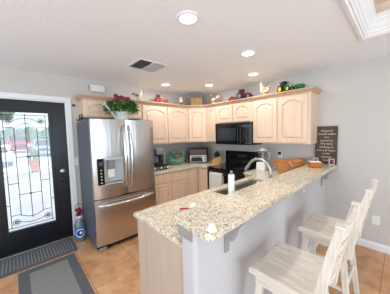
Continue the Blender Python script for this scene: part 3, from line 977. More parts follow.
# ------------------------------------------------------------------ counter appliances
cm = thing('coffee_maker', 'grey coffee maker on a black drawer by the refrigerator', 'coffee maker', (0.34, -1.435, CT1 + 0.082))
zc = CT1 + 0.086
MB().box(0.19, 0.30, -1.495, -1.335, zc, zc + 0.30, 0.015).obj('body', 'grey_plastic', cm)
MB().box(0.30, 0.47, -1.490, -1.340, zc + 0.19, zc + 0.30, 0.02).obj('brew_head', 'grey_plastic', cm)
MB().box(0.30, 0.46, -1.485, -1.345, zc, zc + 0.03, 0.006).obj('drip_tray', 'black_matte', cm)
MB().lathe([(0.03, 0.2), (0.036, 0.215), (0.036, 0.24)], (0.385, -1.415, zc - 0.04), 14).obj('nozzle', 'black_matte', cm)
MB().box(0.20, 0.36, -1.335, -1.265, zc, zc + 0.27, 0.012).obj('water_tank', 'smoke_glass', cm)
MB().box(0.472, 0.476, -1.465, -1.365, zc + 0.22, zc + 0.28).obj('badge', 'grey_plastic', cm)
pd = thing('pod_drawer', 'black coffee pod drawer under the coffee maker', 'drawer', (0.35, -1.44, CT1))
MB().box(0.15, 0.50, -1.60, -1.26, CT1 + G, CT1 + 0.084, 0.006).obj('case', 'black_matte', pd)
df = MB().box(0.501, 0.512, -1.595, -1.265, CT1 + 0.008, CT1 + 0.078, 0.003).obj('drawer_front', 'black', pd)
for i in range(5):
    MB().lathe([(0.02, 0), (0.024, 0.01), (0.018, 0.011)], (0.512, -1.56 + i * 0.066, CT1 + 0.043), 12, R('Y', 90)).obj('pod', 'light_plastic' if i % 2 == 0 else 'grey_plastic', df)

gl = thing('glass_platter', 'round green and red painted glass platter propped on the counter', 'platter', (0.2, -0.86, CT1))
gm = T(0.20, -0.86, CT1 + 0.165) @ R('Z', -32) @ R('Y', -12)
def disc(mb, ry, rz, x0, x1, cy=0, cz=0, n=28, pw=2.6):
    lp_ = []
    for x in (x0, x1):
        lp_.append([(x, cy + ry * math.copysign(abs(math.cos(a)) ** (2 / pw), math.cos(a)), cz + rz * math.copysign(abs(math.sin(a)) ** (2 / pw), math.sin(a))) for a in [2 * PI * i / n for i in range(n)]])
    return mb.loft(lp_)
disc(MB(gm), 0.182, 0.155, -0.012, 0.0).obj('rim', 'plate_rim', gl)
disc(MB(gm), 0.160, 0.134, 0.0, 0.006).obj('dish', 'plate_green', gl)
fl = MB(gm)
for (y_, z_, r_) in ((0.025, 0.025, 0.036), (0.06, 0.01, 0.032), (0.03, -0.005, 0.03)):
    fl.ball((0.006, y_, z_), 0.006, r_, r_ * 0.8, 12)
fl.obj('painted_flower', 'red', gl)
fl = MB(gm)
for (y_, z_, r_) in ((-0.06, -0.07, 0.06), (0.05, -0.09, 0.07), (0.11, -0.045, 0.04), (-0.11, -0.02, 0.035)):
    fl.ball((0.006, y_, z_), 0.005, r_, r_ * 0.45, 12)
fl.obj('painted_leaf', 'plate_lime', gl)
fl = MB(gm)
for (y_, z_, r_) in ((-0.03, 0.105, 0.07), (0.08, 0.095, 0.045)):
    fl.ball((0.006, y_, z_), 0.005, r_, r_ * 0.35, 12)
fl.obj('painted_sky', 'plate_rim', gl)
st = MB(T(0.20, -0.86, CT1) @ R('Z', -32))
for s_ in (-1, 1):
    st.tube([(0.10, s_ * 0.07, 0.035), (0.09, s_ * 0.07, 0.006), (-0.06, s_ * 0.07, 0.006), (-0.045, s_ * 0.07, 0.15)], 0.005, 8)
st.tube([(0.0, -0.07, 0.006), (0.0, 0.07, 0.006)], 0.005, 8)
st.obj('easel', 'black_matte', gl)

to = thing('toaster_oven', 'black toaster oven with silver lower front in the counter corner', 'toaster oven', (0.36, -0.33, CT1), 0)
m_ = T(0.36, -0.35, CT1) @ R('Z', 45)
MB(m_).box(-0.215, 0.215, -0.13, 0.13, 0.012, 0.335, 0.008).obj('body', 'black', to)
MB(m_).box(-0.172, 0.172, -0.136, -0.131, 0.18, 0.295).obj('upper_door', mat('brown_smoked_glass', srgb(84, 74, 72), 0.2), to)
fp = MB(m_).box(-0.178, 0.182, -0.145, -0.131, 0.02, 0.172, 0.004).obj('front_panel', 'light_plastic', to)
wn = MB(m_)
wn.prism(rounded([(-0.165, 0.035), (0.10, 0.035), (0.08, 0.13), (-0.145, 0.13)], [0.02, 0.02, 0.04, 0.04]), 'y', -0.148, -0.1445)
wn.obj('window', 'smoke_glass', fp)
MB(m_).tube([(-0.14, -0.147, 0.145), (-0.14, -0.17, 0.147), (0.08, -0.17, 0.147), (0.08, -0.147, 0.145)], 0.006, 8).obj('handle', 'black_matte', fp, True)
for i in range(3):
    MB(m_).lathe([(0.015, 0), (0.013, 0.012)], (0.155, -0.146, 0.04 + i * 0.047), 12, R('X', 90)).obj('knob', 'black_matte', fp)
for sx in (-0.18, 0.18):
    for sy in (-0.1, 0.1):
        MB(m_).lathe([(0.012, 0.0005), (0.012, 0.013)], (sx, sy, 0), 10).obj('foot', 'black_matte', to)

kb_ = thing('knife_block', 'blond wood knife block with black handled knives beside the range', 'knife block', (0.80, -0.25, CT1))
m_ = T(0.80, -0.24, CT1) @ R('Z', -40)
MB(m_).prism([(-0.10, 0.001), (0.08, 0.001), (0.08, 0.16), (-0.02, 0.13), (-0.10, 0.06)], 'x', -0.065, 0.065).obj('block', 'block_wood', kb_)
for i in range(3):
    for j in range(3):
        b0 = Vector((-0.042 + i * 0.042, -0.005 + j * 0.036, 0.13 + j * 0.011))
        dirv = Vector((0, -0.42, 0.9))
        L_ = 0.085 + 0.02 * j + (0.01 if i == 1 else 0)
        MB(m_).tube([b0, b0 + dirv * L_ * 0.5, b0 + dirv * L_], [0.013, 0.016, 0.014], 8).obj('knife_handle', 'black_matte', kb_, True)

# clear jar on a white base, behind the faucet
bl = thing('blender', 'clear jar on a square white base behind the faucet', 'blender', (1.86, -0.28, CT1))
MB(T(1.86, -0.28, CT1)).lathe([(0.115, 0.001), (0.115, 0.02), (0.108, 0.13), (0.098, 0.14)], n=4, rot=R('Z', 45)).obj('base', 'white_plastic', bl, False, 0.006)
MB(T(1.86, -0.28, CT1)).lathe([(0.055, 0.137), (0.062, 0.16), (0.085, 0.33), (0.082, 0.33), (0.059, 0.162), (0.05, 0.145)], n=20, cap=False).obj('jar', 'clear', bl, True)
MB(T(1.86, -0.28, CT1)).lathe([(0.087, 0.33), (0.087, 0.345), (0.04, 0.352), (0.036, 0.375), (0.02, 0.38)], n=20).obj('lid', 'light_plastic', bl, True)
MB(T(1.86, -0.28, CT1)).tube([(0.075, 0, 0.31), (0.12, 0, 0.30), (0.115, 0, 0.20), (0.068, 0, 0.19)], 0.009, 8).obj('handle', 'light_plastic', bl, True)

# ------------------------------------------------------------------ on the bar

bw = thing('basket', 'large honey coloured flared basket on the counter behind the bar', 'basket', (2.345, -0.41, CT1))
bmx = T(2.345, -0.41, CT1) @ R('Z', 62) @ Matrix.Diagonal((1.08, 0.88, 1.0, 1))
MB(bmx).lathe([(0.10, 0.001), (0.12, 0.004), (0.15, 0.08), (0.185, 0.17), (0.20, 0.215), (0.19, 0.216), (0.172, 0.17), (0.14, 0.08), (0.11, 0.012)], n=28, sx=1.15, sy=0.8).obj('bowl', 'bowl_wood', bw, True)
rm = [(0.2 * 1.15 * math.cos(2 * PI * i / 28), 0.2 * 0.8 * math.sin(2 * PI * i / 28), 0.217 + 0.012 * math.cos(4 * PI * i / 28)) for i in range(29)]
MB(bmx).tube(rm, 0.011, 8, cap=False).obj('rim', 'honey', bw, True)
bd = MB(bmx)
bd.tube([(-0.12, -0.165, 0.22), (-0.06, -0.155, 0.15), (0.0, -0.125, 0.07), (0.03, -0.105, 0.02)], 0.010, 8)
bd.obj('band', 'frame_pale', bw, True)

lb = thing('loaf_basket', 'small amber wooden tray basket with white tissue on the bar', 'basket', (2.675, -0.42, 1.07))
lm = T(2.675, -0.42, 1.07) @ R('Z', 38)
def tray_loops(a, b, h, t_=0.006):
    o_ = lambda x, y, z: [(-x, -y, z), (x, -y, z), (x, y, z), (-x, y, z)]
    return [o_(a * .82, b * .8, 0.001), o_(a, b, h), o_(a - t_, b - t_, h), o_(a * .82 - t_, b * .8 - t_, 0.006)]
MB(lm).loft(tray_loops(0.078, 0.05, 0.072)).obj('tray', 'honey', lb, False, 0.003)
tp = MB(lm)
for i in range(9):
    tp.ball((-0.056 + i * 0.014, random.uniform(-.016, .016), 0.067 + random.uniform(0, .01)), 0.015, 0.02, 0.012, 8)
tp.obj('tissue', 'paper', lb, True)

sc_ = thing('scoop', 'white scoop with a red handle lying on the lower counter by the bar', 'scoop', (2.36, -2.33, CT1))
sm_ = T(2.285, -2.27, CT1) @ R('Z', 220)
MB(sm_).lathe([(0.022, 0.001), (0.034, 0.012), (0.038, 0.03), (0.03, 0.05), (0.014, 0.062), (0.003, 0.065)], n=18).obj('scoop_bowl', 'white_plastic', sc_, True)
MB(sm_).tube([(0.034, 0, 0.014), (0.08, 0, 0.014), (0.12, 0, 0.010)], [0.008, 0.007, 0.008], 8).obj('handle', 'red', sc_, True)

# sign with lettering, leaning on the back wall
sg = thing('wooden_sign', 'dark wooden sign with white lettering standing at the end of the bar', 'sign', (2.70, -0.02, 1.07))
SXa, SXb, SH = 2.572, 2.842, 0.548
ANG = R('X', -1.2)
sgm = T(0, -0.034, 1.0715) @ ANG
brd = MB(sgm)
brd.box(SXa, SXb, 0, 0.016, 0.0, SH, 0.002)
brd.obj('board', 'sign_wood', sg)
efr = MB(sgm)
efr.box(SXa, SXa + 0.016, -0.006, 0, 0, SH).box(SXb - 0.016, SXb, -0.006, 0, 0, SH).box(SXa + 0.016, SXb - 0.016, -0.006, 0, SH - 0.014, SH).box(SXa + 0.016, SXb - 0.016, -0.006, 0, 0, 0.012)
efr.obj('edge_frame', 'sign_wood', sg)
def text(body, size, loc_m, material, parent, name='lettering', extrude=0.0008, font_shear=0.0):
    cu = bpy.data.curves.new('text', 'FONT')
    cu.body = body
    cu.size = size
    cu.extrude = extrude
    cu.align_x = 'CENTER'
    cu.shear = font_shear
    cu.space_character = 1.05
    cu.resolution_u = 3
    cu.offset = 0.0004
    to_ = bpy.data.objects.new('tmp', cu)
    COL.objects.link(to_)
    dg = bpy.context.evaluated_depsgraph_get()
    me = bpy.data.meshes.new_from_object(to_.evaluated_get(dg))
    bpy.data.objects.remove(to_)
    mbx = MB(loc_m)
    mbx.bm.from_mesh(me)
    mbx._fin(list(mbx.bm.verts))
    return mbx.obj(name, material, parent)
lines = [('All guests', .036, .2), ('should make', .040, 0), ('of it', .034, .2), ('memories', .038, .2), ('We have', .040, 0), ('nothing to', .040, 0), ('worry & regret', .037, 0), ('at the', .038, 0), ('moment', .036, .2), ('Family', .034, .2)]
zl_ = SH - 0.075
for body, size, sh in lines:
    text(body, size, sgm @ T((SXa + SXb) / 2 + 0.004, -0.0012, zl_) @ R('X', 90), 'letter', sg, font_shear=sh)
    zl_ -= 0.0475
for (x_, mname, lbl, y_, rz) in ((2.598, 'photo', 'tiny pale frame at the left foot of the wooden sign', -0.085, 20), (2.792, 'photo_red', 'tiny pale frame with a plum picture at the right foot of the sign', -0.085, 8)):
    pf = thing('photo_frame', lbl, 'photo frame', (x_, y_, 1.07), 0, 'tiny frames at the foot of the sign')
    fm = T(x_, y_, 1.0712) @ R('Z', rz) @ R('X', -8)
    b_ = MB(fm)
    b_.box(-0.034, -0.024, 0, 0.012, 0, 0.088).box(0.024, 0.034, 0, 0.012, 0, 0.088).box(-0.024, 0.024, 0, 0.012, 0, 0.011).box(-0.024, 0.024, 0, 0.012, 0.077, 0.088)
    b_.obj('frame', 'frame_pale', pf)
    MB(fm).box(-0.024, 0.024, 0.004, 0.009, 0.011, 0.077).obj('picture', mname, pf)
    MB(fm).tube([(0, 0.012, 0.06), (0, 0.028, 0.005)], 0.003, 6).obj('strut', 'frame_pale', pf)

# ------------------------------------------------------------------ wall plates
def plate(label, m, kind='outlet', group=None):
    """built in local x (width), z (height), front -y"""
    loc = m.to_translation()
    t_ = thing('wall_outlet' if kind == 'outlet' else 'light_switch', label, kind, loc, 0, group)
    MB(m).box(-0.036, 0.036, -0.006, -0.0005, -0.058, 0.058, 0.003).obj('plate', 'white_plastic', t_)
    if kind == 'outlet':
        for z_ in (-0.021, 0.021):
            o_ = MB(m).box(-0.014, 0.014, -0.0085, -0.0055, z_ - 0.013, z_ + 0.013, 0.001).obj('socket', 'ivory', t_)
            MB(m).box(-0.007, -0.005, -0.0092, -0.0083, z_ - 0.004, z_ + 0.006).box(0.005, 0.007, -0.0092, -0.0083, z_ - 0.004, z_ + 0.006).obj('slot', 'black_matte', o_)
    else:
        MB(m).box(-0.016, 0.016, -0.010, -0.0055, -0.032, 0.032, 0.002).obj('rocker', 'ivory', t_)
    return t_
plate('white outlet low on the grey wall behind the bar stools', T(3.27, 0, 0.39), group='white wall outlets')
plate('white outlet with a black plug above the counter, left of the sign', T(2.035, 0, 1.165), group='white wall outlets')
plate('white outlet on the white half wall under the bar top', T(hx(-0.93), -0.93, 0.905) @ R('Z', 90), group='white wall outlets')
plate('white switch on the wall strip between door casing and refrigerator', T(0, -2.645, 1.17) @ R('Z', 90) @ Matrix.Diagonal((0.6, 1, 1, 1)), 'switch')
pg = thing('power_plug', 'black plug in the outlet above the counter', 'plug', (2.035, -0.01, 1.19))
MB().box(2.013, 2.057, -0.045, -0.0095, 1.165, 1.213, 0.006).obj('plug_body', 'black_matte', pg)
MB().tube([(2.035, -0.03, 1.168), (2.03, -0.035, 1.10), (2.0, -0.03, 0.99), (1.96, -0.05, 0.925), (1.93, -0.14, 0.921)], 0.004, 6).obj('cord', 'white_plastic', pg, True)

chm = thing('door_chime', 'white door chime box high on the wall above the fridge cabinet', 'door chime', (0, -2.285, 2.32))
MB().box(0.0005, 0.05, -2.40, -2.17, 2.272, 2.385, 0.014).obj('cover', 'ivory', chm)
MB().box(0.0005, 0.03, -2.408, -2.399, 2.285, 2.372, 0.003).obj('side_grille', 'grey_plastic', chm)
sn = thing('door_sensor', 'tiny black sensor on the wall beside the door casing', 'sensor', (0, -2.635, 2.03))
MB().box(0.0005, 0.022, -2.652, -2.618, 2.015, 2.05, 0.004).obj('case', 'black_matte', sn)
MB().box(0.021, 0.024, -2.642, -2.628, 2.026, 2.038).obj('lens', 'black_glass', sn)

# ------------------------------------------------------------------ on top of the fridge
ZF = FT + 0.0
wc = thing('watering_can', 'pale green watering can planted with leaves and red flowers on the fridge', 'watering can', (0.58, -2.145, ZF))
wm_ = T(0.58, -2.145, ZF)
MB(wm_).lathe([(0.085, 0.002), (0.095, 0.01), (0.09, 0.07), (0.092, 0.13), (0.098, 0.135), (0.09, 0.135), (0.082, 0.12), (0.08, 0.02)], n=24).obj('can', 'tin', wc, True)
MB(wm_).tube([(0.02, -0.085, 0.03), (0.075, -0.17, 0.12), (0.10, -0.25, 0.20)], [0.02, 0.016, 0.012], 12).obj('spout', 'tin', wc, True)
MB(wm_).tube([(0.101, -0.252, 0.203), (0.106, -0.266, 0.215)], [0.014, 0.03], 14).obj('rose', 'tin', wc, True)
MB(wm_).tube([(0.0, 0.09, 0.125), (0, 0.15, 0.13), (0, 0.175, 0.09), (0, 0.15, 0.045), (0, 0.09, 0.03)], 0.007, 8).obj('handle', 'tin', wc, True)
lf = MB(wm_)
random.seed(11)
def leaf(mb, p, d, L_, wd):
    d = Vector(d).normalized()
    s_ = d.cross(Vector((random.uniform(-.4, .4), random.uniform(-.4, .4), 1))).normalized()
    n_ = s_.cross(d)
    p = Vector(p)
    mb.poly([p, p + d * L_ * .35 + s_ * wd - n_ * .004, p + d * L_ - n_ * .012])
    mb.poly([p, p + d * L_ - n_ * .012, p + d * L_ * .35 - s_ * wd - n_ * .004])
for _ in range(500):
    a = random.uniform(0, 2 * PI)
    rr = random.uniform(0, 1) ** 0.6
    px = 0.115 * rr * math.cos(a) + 0.04
    py = 0.235 * rr * math.sin(a)
    if abs(py) > 0.2:
        px = px * 0.6 + 0.02
    pz = 0.17 + 0.12 * (1 - rr) + random.uniform(-0.06, 0.07) * (1 - 0.3 * rr) + (0.03 if py > 0.1 else 0)
    if abs(py) > 0.12 and random.random() < 0.3:
        pz -= random.uniform(0, 0.06)
    leaf(lf, (px, py, pz), (random.uniform(-.3, 1), random.uniform(-1, 1) + 1.2 * math.sin(a), random.uniform(-.7, .5)), random.uniform(.06, .095), random.uniform(.018, .030))
for _ in range(26):
    a = random.uniform(0, 2 * PI)
    lf.tube([(0.0, 0.0, 0.10), (0.05 * math.cos(a) + .02, 0.14 * math.sin(a), 0.21), (0.10 * math.cos(a) + .03, 0.24 * math.sin(a), 0.18)], 0.003, 5)
lf.obj('foliage', 'leaf', wc)
fw_ = MB(wm_)
for (px, py, pz) in ((0.09, -0.06, 0.31), (0.08, -0.02, 0.325), (0.10, -0.10, 0.295), (0.09, 0.05, 0.305), (0.07, 0.09, 0.315), (0.09, -0.03, 0.285), (0.05, -0.085, 0.345)):
    for i in range(7):
        a = 2 * PI * i / 7
        fw_.ball((px + 0.01, py + 0.02 * math.cos(a), pz + 0.02 * math.sin(a)), 0.014, 0.016, 0.016, 6)
    fw_.ball((px + 0.02, py, pz), 0.014, 0.014, 0.014, 6)
fw_.obj('flower', 'flower', wc, True)
bo = thing('serving_board', 'brown wooden board lying on top of the refrigerator', 'board', (0.5, -2.42, ZF))
MB().prism(rounded([(0.42, -2.53), (0.62, -2.53), (0.62, -2.33), (0.42, -2.33)], [0.03] * 4), 'z', ZF, ZF + 0.022).obj('plank', 'honey', bo, False, 0.004)
MB().box(0.50, 0.54, -2.575, -2.531, ZF + 0.001, ZF + 0.02, 0.005).obj('handle', 'honey', bo)

# ------------------------------------------------------------------ decorations on top of the cabinets
ZC = ZT
def bird(name, label, loc, rz, s, body_m, head_m, tail_m, kind='rooster', base_m='tan'):
    t_ = thing(name, label, 'figurine', loc, 0, 'bird figurines on the cabinets')
    m = T(*loc) @ R('Z', rz) @ Matrix.Diagonal((s, s, s, 1))
    MB(m).lathe([(0.045, 0.001), (0.05, 0.01), (0.03, 0.03), (0.016, 0.045), (0.014, 0.07)], n=16).obj('base', base_m, t_, True)
    tall = 1.0 if kind == 'rooster' else 1.0
    sp = [(-0.075, 0.125), (-0.05, 0.10), (-0.01, 0.09), (0.03, 0.098), (0.05, 0.13), (0.058, 0.165), (0.062, 0.19)]
    rad = [0.012, 0.034, 0.045, 0.043, 0.028, 0.019, 0.016]
    MB(m).tube([(x, 0, z) for x, z in sp], rad, 14).obj('body', body_m, t_, True)
    h_ = MB(m).ball((0.066, 0, 0.197), 0.021, 0.018, 0.02, 12).obj('head', head_m, t_, True)
    MB(m).tube([(0.082, 0, 0.196), (0.108, 0, 0.19)], [0.008, 0.002], 8).obj('beak', 'orange', h_, True)
    if kind == 'rooster':
        cb = MB(m)
        for i in range(4):
            cb.ball((0.05 + i * 0.011, 0, 0.217 + 0.004 * math.sin(i * 1.2)), 0.009, 0.005, 0.013, 8)
        cb.ball((0.086, 0, 0.177), 0.008, 0.005, 0.014, 8)
        cb.obj('comb', 'red', h_, True)
    tl = MB(m)
    for i in range(5):
        a = math.radians(100 + i * 16)
        L_ = 0.075 if kind == 'rooster' else 0.04
        tl.tube([(-0.06, (i - 2) * 0.006, 0.118), (-0.06 + math.cos(a) * L_ * .6 - .01, (i - 2) * 0.008, 0.118 + math.sin(a) * L_ * .7), (-0.06 + math.cos(a) * L_ - .02, (i - 2) * 0.010, 0.118 + math.sin(a) * L_ * .8)], [0.012, 0.010, 0.003], 8)
    tl.obj('tail', tail_m, t_, True)
    for sgn in (-1, 1):
        MB(m).ball((-0.015, sgn * 0.038, 0.10), 0.045, 0.012, 0.026, 10, R('Y', 12)).obj('wing', tail_m, t_, True)
    return t_
bird('goose_figurine', 'white bird figurine with grey wings on a pinkish base beside the planted watering can', (0.26, -1.69, ZC), 60, 0.92, 'cream', 'cream', 'greywing', 'goose', 'pinkclay')
bird('rooster_figurine', 'cream rooster figurine with a red comb and dark red base left of the wicker basket', (0.27, -0.73, ZC), -40, 0.92, 'cream', 'red', 'tan', 'rooster', 'darkred')
bird('rooster_figurine', 'tan and white rooster figurine right of the wicker basket', (0.72, -0.22, ZC), 190, 1.05, 'tan', 'cream', 'cream', 'rooster', 'cream')
bird('goose_figurine', 'cream bird figurine perched on a tan base next to the red tractor', (1.87, -0.24, ZC), 175, 1.1, 'cream', 'cream', 'tan', 'goose', 'tan')

bk = thing('wicker_basket', 'square tan wicker basket on top of the corner cabinet', 'basket', (0.36, -0.37, ZC))
km = T(0.36, -0.37, ZC) @ R('Z', 45)
ol = lambda a, b, z: [(-a, -b, z), (a, -b, z), (a, b, z), (-a, b, z)]
MB(km).loft([ol(0.115, 0.075, 0.001), ol(0.13, 0.085, 0.17), ol(0.12, 0.075, 0.17), ol(0.105, 0.065, 0.01)]).obj('weave', 'wicker', bk, False, 0.008)
rmp = [(-0.132, -0.087, 0.17), (0.132, -0.087, 0.17), (0.132, 0.087, 0.17), (-0.132, 0.087, 0.17), (-0.132, -0.087, 0.17)]
MB(km).tube(rmp, 0.009, 8).obj('rim', 'wicker', bk, True)

def tractor(name, label, cat, loc, rz, s, paint, wheel_m, cab_m, cab=True, big=True, load=None):
    t_ = thing(name, label, cat, loc, 0, 'toy vehicles on the cabinets')
    m = T(*loc) @ R('Z', rz) @ Matrix.Diagonal((s, s, s, 1))
    MB(m).loft([[(x, y, z) for (y, z) in ((-w_, z0), (w_, z0), (w_ * .85, z1), (-w_ * .85, z1))] for x, w_, z0, z1 in ((0.0, 0.034, 0.05, 0.125), (0.06, 0.033, 0.05, 0.122), (0.15, 0.028, 0.052, 0.112), (0.165, 0.024, 0.056, 0.10))]).obj('hood', paint, t_)
    MB(m).box(-0.10, 0.0, -0.035, 0.035, 0.06, 0.10, 0.006).obj('chassis', paint, t_)
    if cab:
        cb = MB(m)
        for x in (-0.085, -0.005):
            for y in (-0.04, 0.04):
                cb.box(x - 0.005, x + 0.005, y - 0.005, y + 0.005, 0.10, 0.19)
        cb.box(-0.10, 0.012, -0.05, 0.05, 0.188, 0.205, 0.006)
        co = cb.obj('cab', cab_m, t_)
        MB(m).box(-0.082, -0.008, -0.038, 0.038, 0.105, 0.187).obj('cab_glass', 'smoke_glass', co)
    MB(m).tube([(0.09, 0, 0.11), (0.09, 0, 0.18)], 0.006, 8).obj('exhaust', 'black_matte', t_)
    for y in (-1, 1):
        for x, r_, w_, yo in ((-0.06, 0.072 if big else 0.048, 0.032, 0.062), (0.125, 0.046, 0.024, 0.05)):
            wo = MB(m).lathe([(r_ * .55, -w_ / 2), (r_, -w_ / 2), (r_, w_ / 2), (r_ * .55, w_ / 2)], (x, y * yo, r_ + 0.001), 20, R('X', 90)).obj('wheel', 'tyre', t_, True)
            MB(m).lathe([(r_ * .56, -w_ / 2 - .002), (r_ * .3, -w_ / 2 - .005), (r_ * .3, w_ / 2 + .005), (r_ * .56, w_ / 2 + .002)], (x, y * yo, r_ + 0.001), 16, R('X', 90)).obj('hub', wheel_m, wo, True)
    if load:
        MB(m).box(-0.20, -0.105, -0.045, 0.045, 0.05, 0.12, 0.008).obj('load_box', load, t_)
    return t_
tractor('toy_tractor', 'green and yellow toy tractor with black cab on the right end cabinet', 'toy tractor', (2.205, -0.235, ZC), -30, 0.84, 'green', 'yellow', 'black_matte')
tw2 = tractor('toy_wagon', 'green toy wagon right behind the green and yellow tractor', 'toy wagon', (2.37, -0.11, ZC), 0, 0.42, 'green', 'black_matte', 'green', False, False)
MB(T(2.37, -0.11, ZC)).loft([ol(0.045, 0.05, 0.055), ol(0.06, 0.06, 0.11), ol(0.054, 0.054, 0.11), ol(0.04, 0.045, 0.06)]).obj('hopper', 'green', tw2)
tractor('toy_tractor', 'dark red toy tractor with blue grey wheels on the cabinet above the microwave', 'toy tractor', (1.47, -0.24, ZC), 3, 0.9, 'darkred', 'bluegrey', 'darkred')
def toycar(label, loc, rz, s, paint):
    t_ = thing('toy_car', label, 'toy car', loc, 0, 'toy vehicles on the cabinets')
    m = T(*loc) @ R('Z', rz) @ Matrix.Diagonal((s, s, s, 1))
    pr = [(-0.10, 0.025), (0.10, 0.025), (0.105, 0.05), (0.06, 0.062), (0.03, 0.095), (-0.045, 0.098), (-0.07, 0.064), (-0.105, 0.058)]
    MB(m).loft([[(x, y, z) for x, z in pr] for y in (-0.045, 0.045)]).obj('body', paint, t_, False, 0.006)
    gl_ = [(0.048, 0.067), (0.027, 0.09), (-0.042, 0.092), (-0.058, 0.067)]
    MB(m).loft([[(x, y, z) for x, z in gl_] for y in (-0.0465, 0.0465)]).obj('window', 'smoke_glass', t_)
    for x in (-0.062, 0.062):
        for y in (-1, 1):
            MB(m).lathe([(0.01, -0.009), (0.025, -0.009), (0.025, 0.009), (0.01, 0.009)], (x, y * 0.045, 0.0255), 16, R('X', 90)).obj('wheel', 'tyre', t_, True)
toycar('small red toy car left of the dark red tractor', (1.25, -0.26, ZC), 8, 0.85, 'red')
# red lady-bug like tractor on the left run
tractor('toy_tractor', 'bright red toy tractor on the left wall cabinets, next to the refrigerator', 'toy tractor', (0.24, -1.22, ZC), 60, 0.82, 'red', 'red', 'darkred')

# ------------------------------------------------------------------ jug by the door
jg = thing('glass_jug', 'smoky jug with round blue label and red top between door and refrigerator', 'jug', (0.20, -2.695, 0))
jm = T(0.205, -2.70, 0)
MB(jm).lathe([(0.066, 0.001), (0.072, 0.012), (0.072, 0.23), (0.066, 0.26), (0.045, 0.30), (0.032, 0.325), (0.03, 0.35)], n=24).obj('body', 'jug', jg, True)
MB(jm).lathe([(0.034, 0.345), (0.036, 0.35), (0.036, 0.375), (0.03, 0.38)], n=18).obj('collar', 'label_white', jg, True)
lbm = MB(jm)
fa = math.radians(-10)
lbm.bm.verts.ensure_lookup_table()
nn = 12
def arc_patch(mb, r_, a0, a1, z0, z1, n_=10):
    vs = [[mb.bm.verts.new((r_ * math.cos(a0 + (a1 - a0) * i / n_), r_ * math.sin(a0 + (a1 - a0) * i / n_), z)) for i in range(n_ + 1)] for z in (z0, z1)]
    for i in range(n_):
        mb.bm.faces.new((vs[0][i], vs[0][i + 1], vs[1][i + 1], vs[1][i]))
    mb._fin(vs[0] + vs[1])
arc_patch(lbm, 0.0728, fa - 1.15, fa + 1.15, 0.06, 0.215)
lo = lbm.obj('label', 'label_blue', jg, True)
def round_patch(r_, rad, a_c, z_c, material, parent, name):
    mb = MB(jm)
    c0 = mb.bm.verts.new((r_ * math.cos(a_c), r_ * math.sin(a_c), z_c))
    ring = []
    for i in range(20):
        t_ = 2 * PI * i / 20
        a = a_c + rad * math.cos(t_) / r_
        ring.append(mb.bm.verts.new((r_ * math.cos(a), r_ * math.sin(a), z_c + rad * math.sin(t_))))
    for i in range(20):
        mb.bm.faces.new((c0, ring[i], ring[(i + 1) % 20]))
    mb._fin([c0] + ring)
    return mb.obj(name, material, parent, True)
round_patch(0.0745, 0.062, fa, 0.137, 'label_white', lo, 'label_ring')
round_patch(0.0760, 0.047, fa, 0.137, 'label_navy', lo, 'label_disc')
round_patch(0.0775, 0.02, fa + 0.1, 0.142, 'label_white', lo, 'label_mark')
tp = MB(jm)
random.seed(3)
for _ in range(16):
    tp.ball((random.uniform(-.025, .025), random.uniform(-.032, .032), 0.435 + random.uniform(-.05, .05)), 0.022, 0.022, 0.022, 8)
tp.tube([(0, 0, 0.37), (0, 0, 0.42)], 0.025, 12)
tp.obj('stopper', 'darkred', jg, True)
MB(jm).tube([(0.0, 0.036, 0.36), (0.0, 0.065, 0.44), (0.0, 0.055, 0.53), (0.0, 0.0, 0.57), (0.0, -0.045, 0.52)], 0.004, 8).obj('wire_handle', 'black_matte', jg, True)

# ------------------------------------------------------------------ mats on the floor
dm = thing('doormat', 'ribbed grey rubber doormat lying along the front door', 'doormat', (0.24, -3.25, 0))
MB().box(0.03, 0.475, -3.72, -2.79, 0.0005, 0.010, 0.003).obj('base', 'rug_border', dm)
rb = MB()
for i in range(26):
    y_ = -3.68 + i * 0.0335
    rb.box(0.085, 0.42, y_, y_ + 0.014, 0.010, 0.0145)
rb.obj('ribs', 'rubber', dm)
rg2 = thing('area_rug', 'grey rug with darker grey border on the tile floor', 'rug', (1.3, -3.12, 0))
MB().box(0.515, 2.35, -3.405, -2.852, 0.0005, 0.007, 0.002).obj('border', 'rug_border', rg2)
MB().box(0.61, 2.255, -3.31, -2.945, 0.007, 0.0095, 0.001).obj('field', 'rug', rg2)

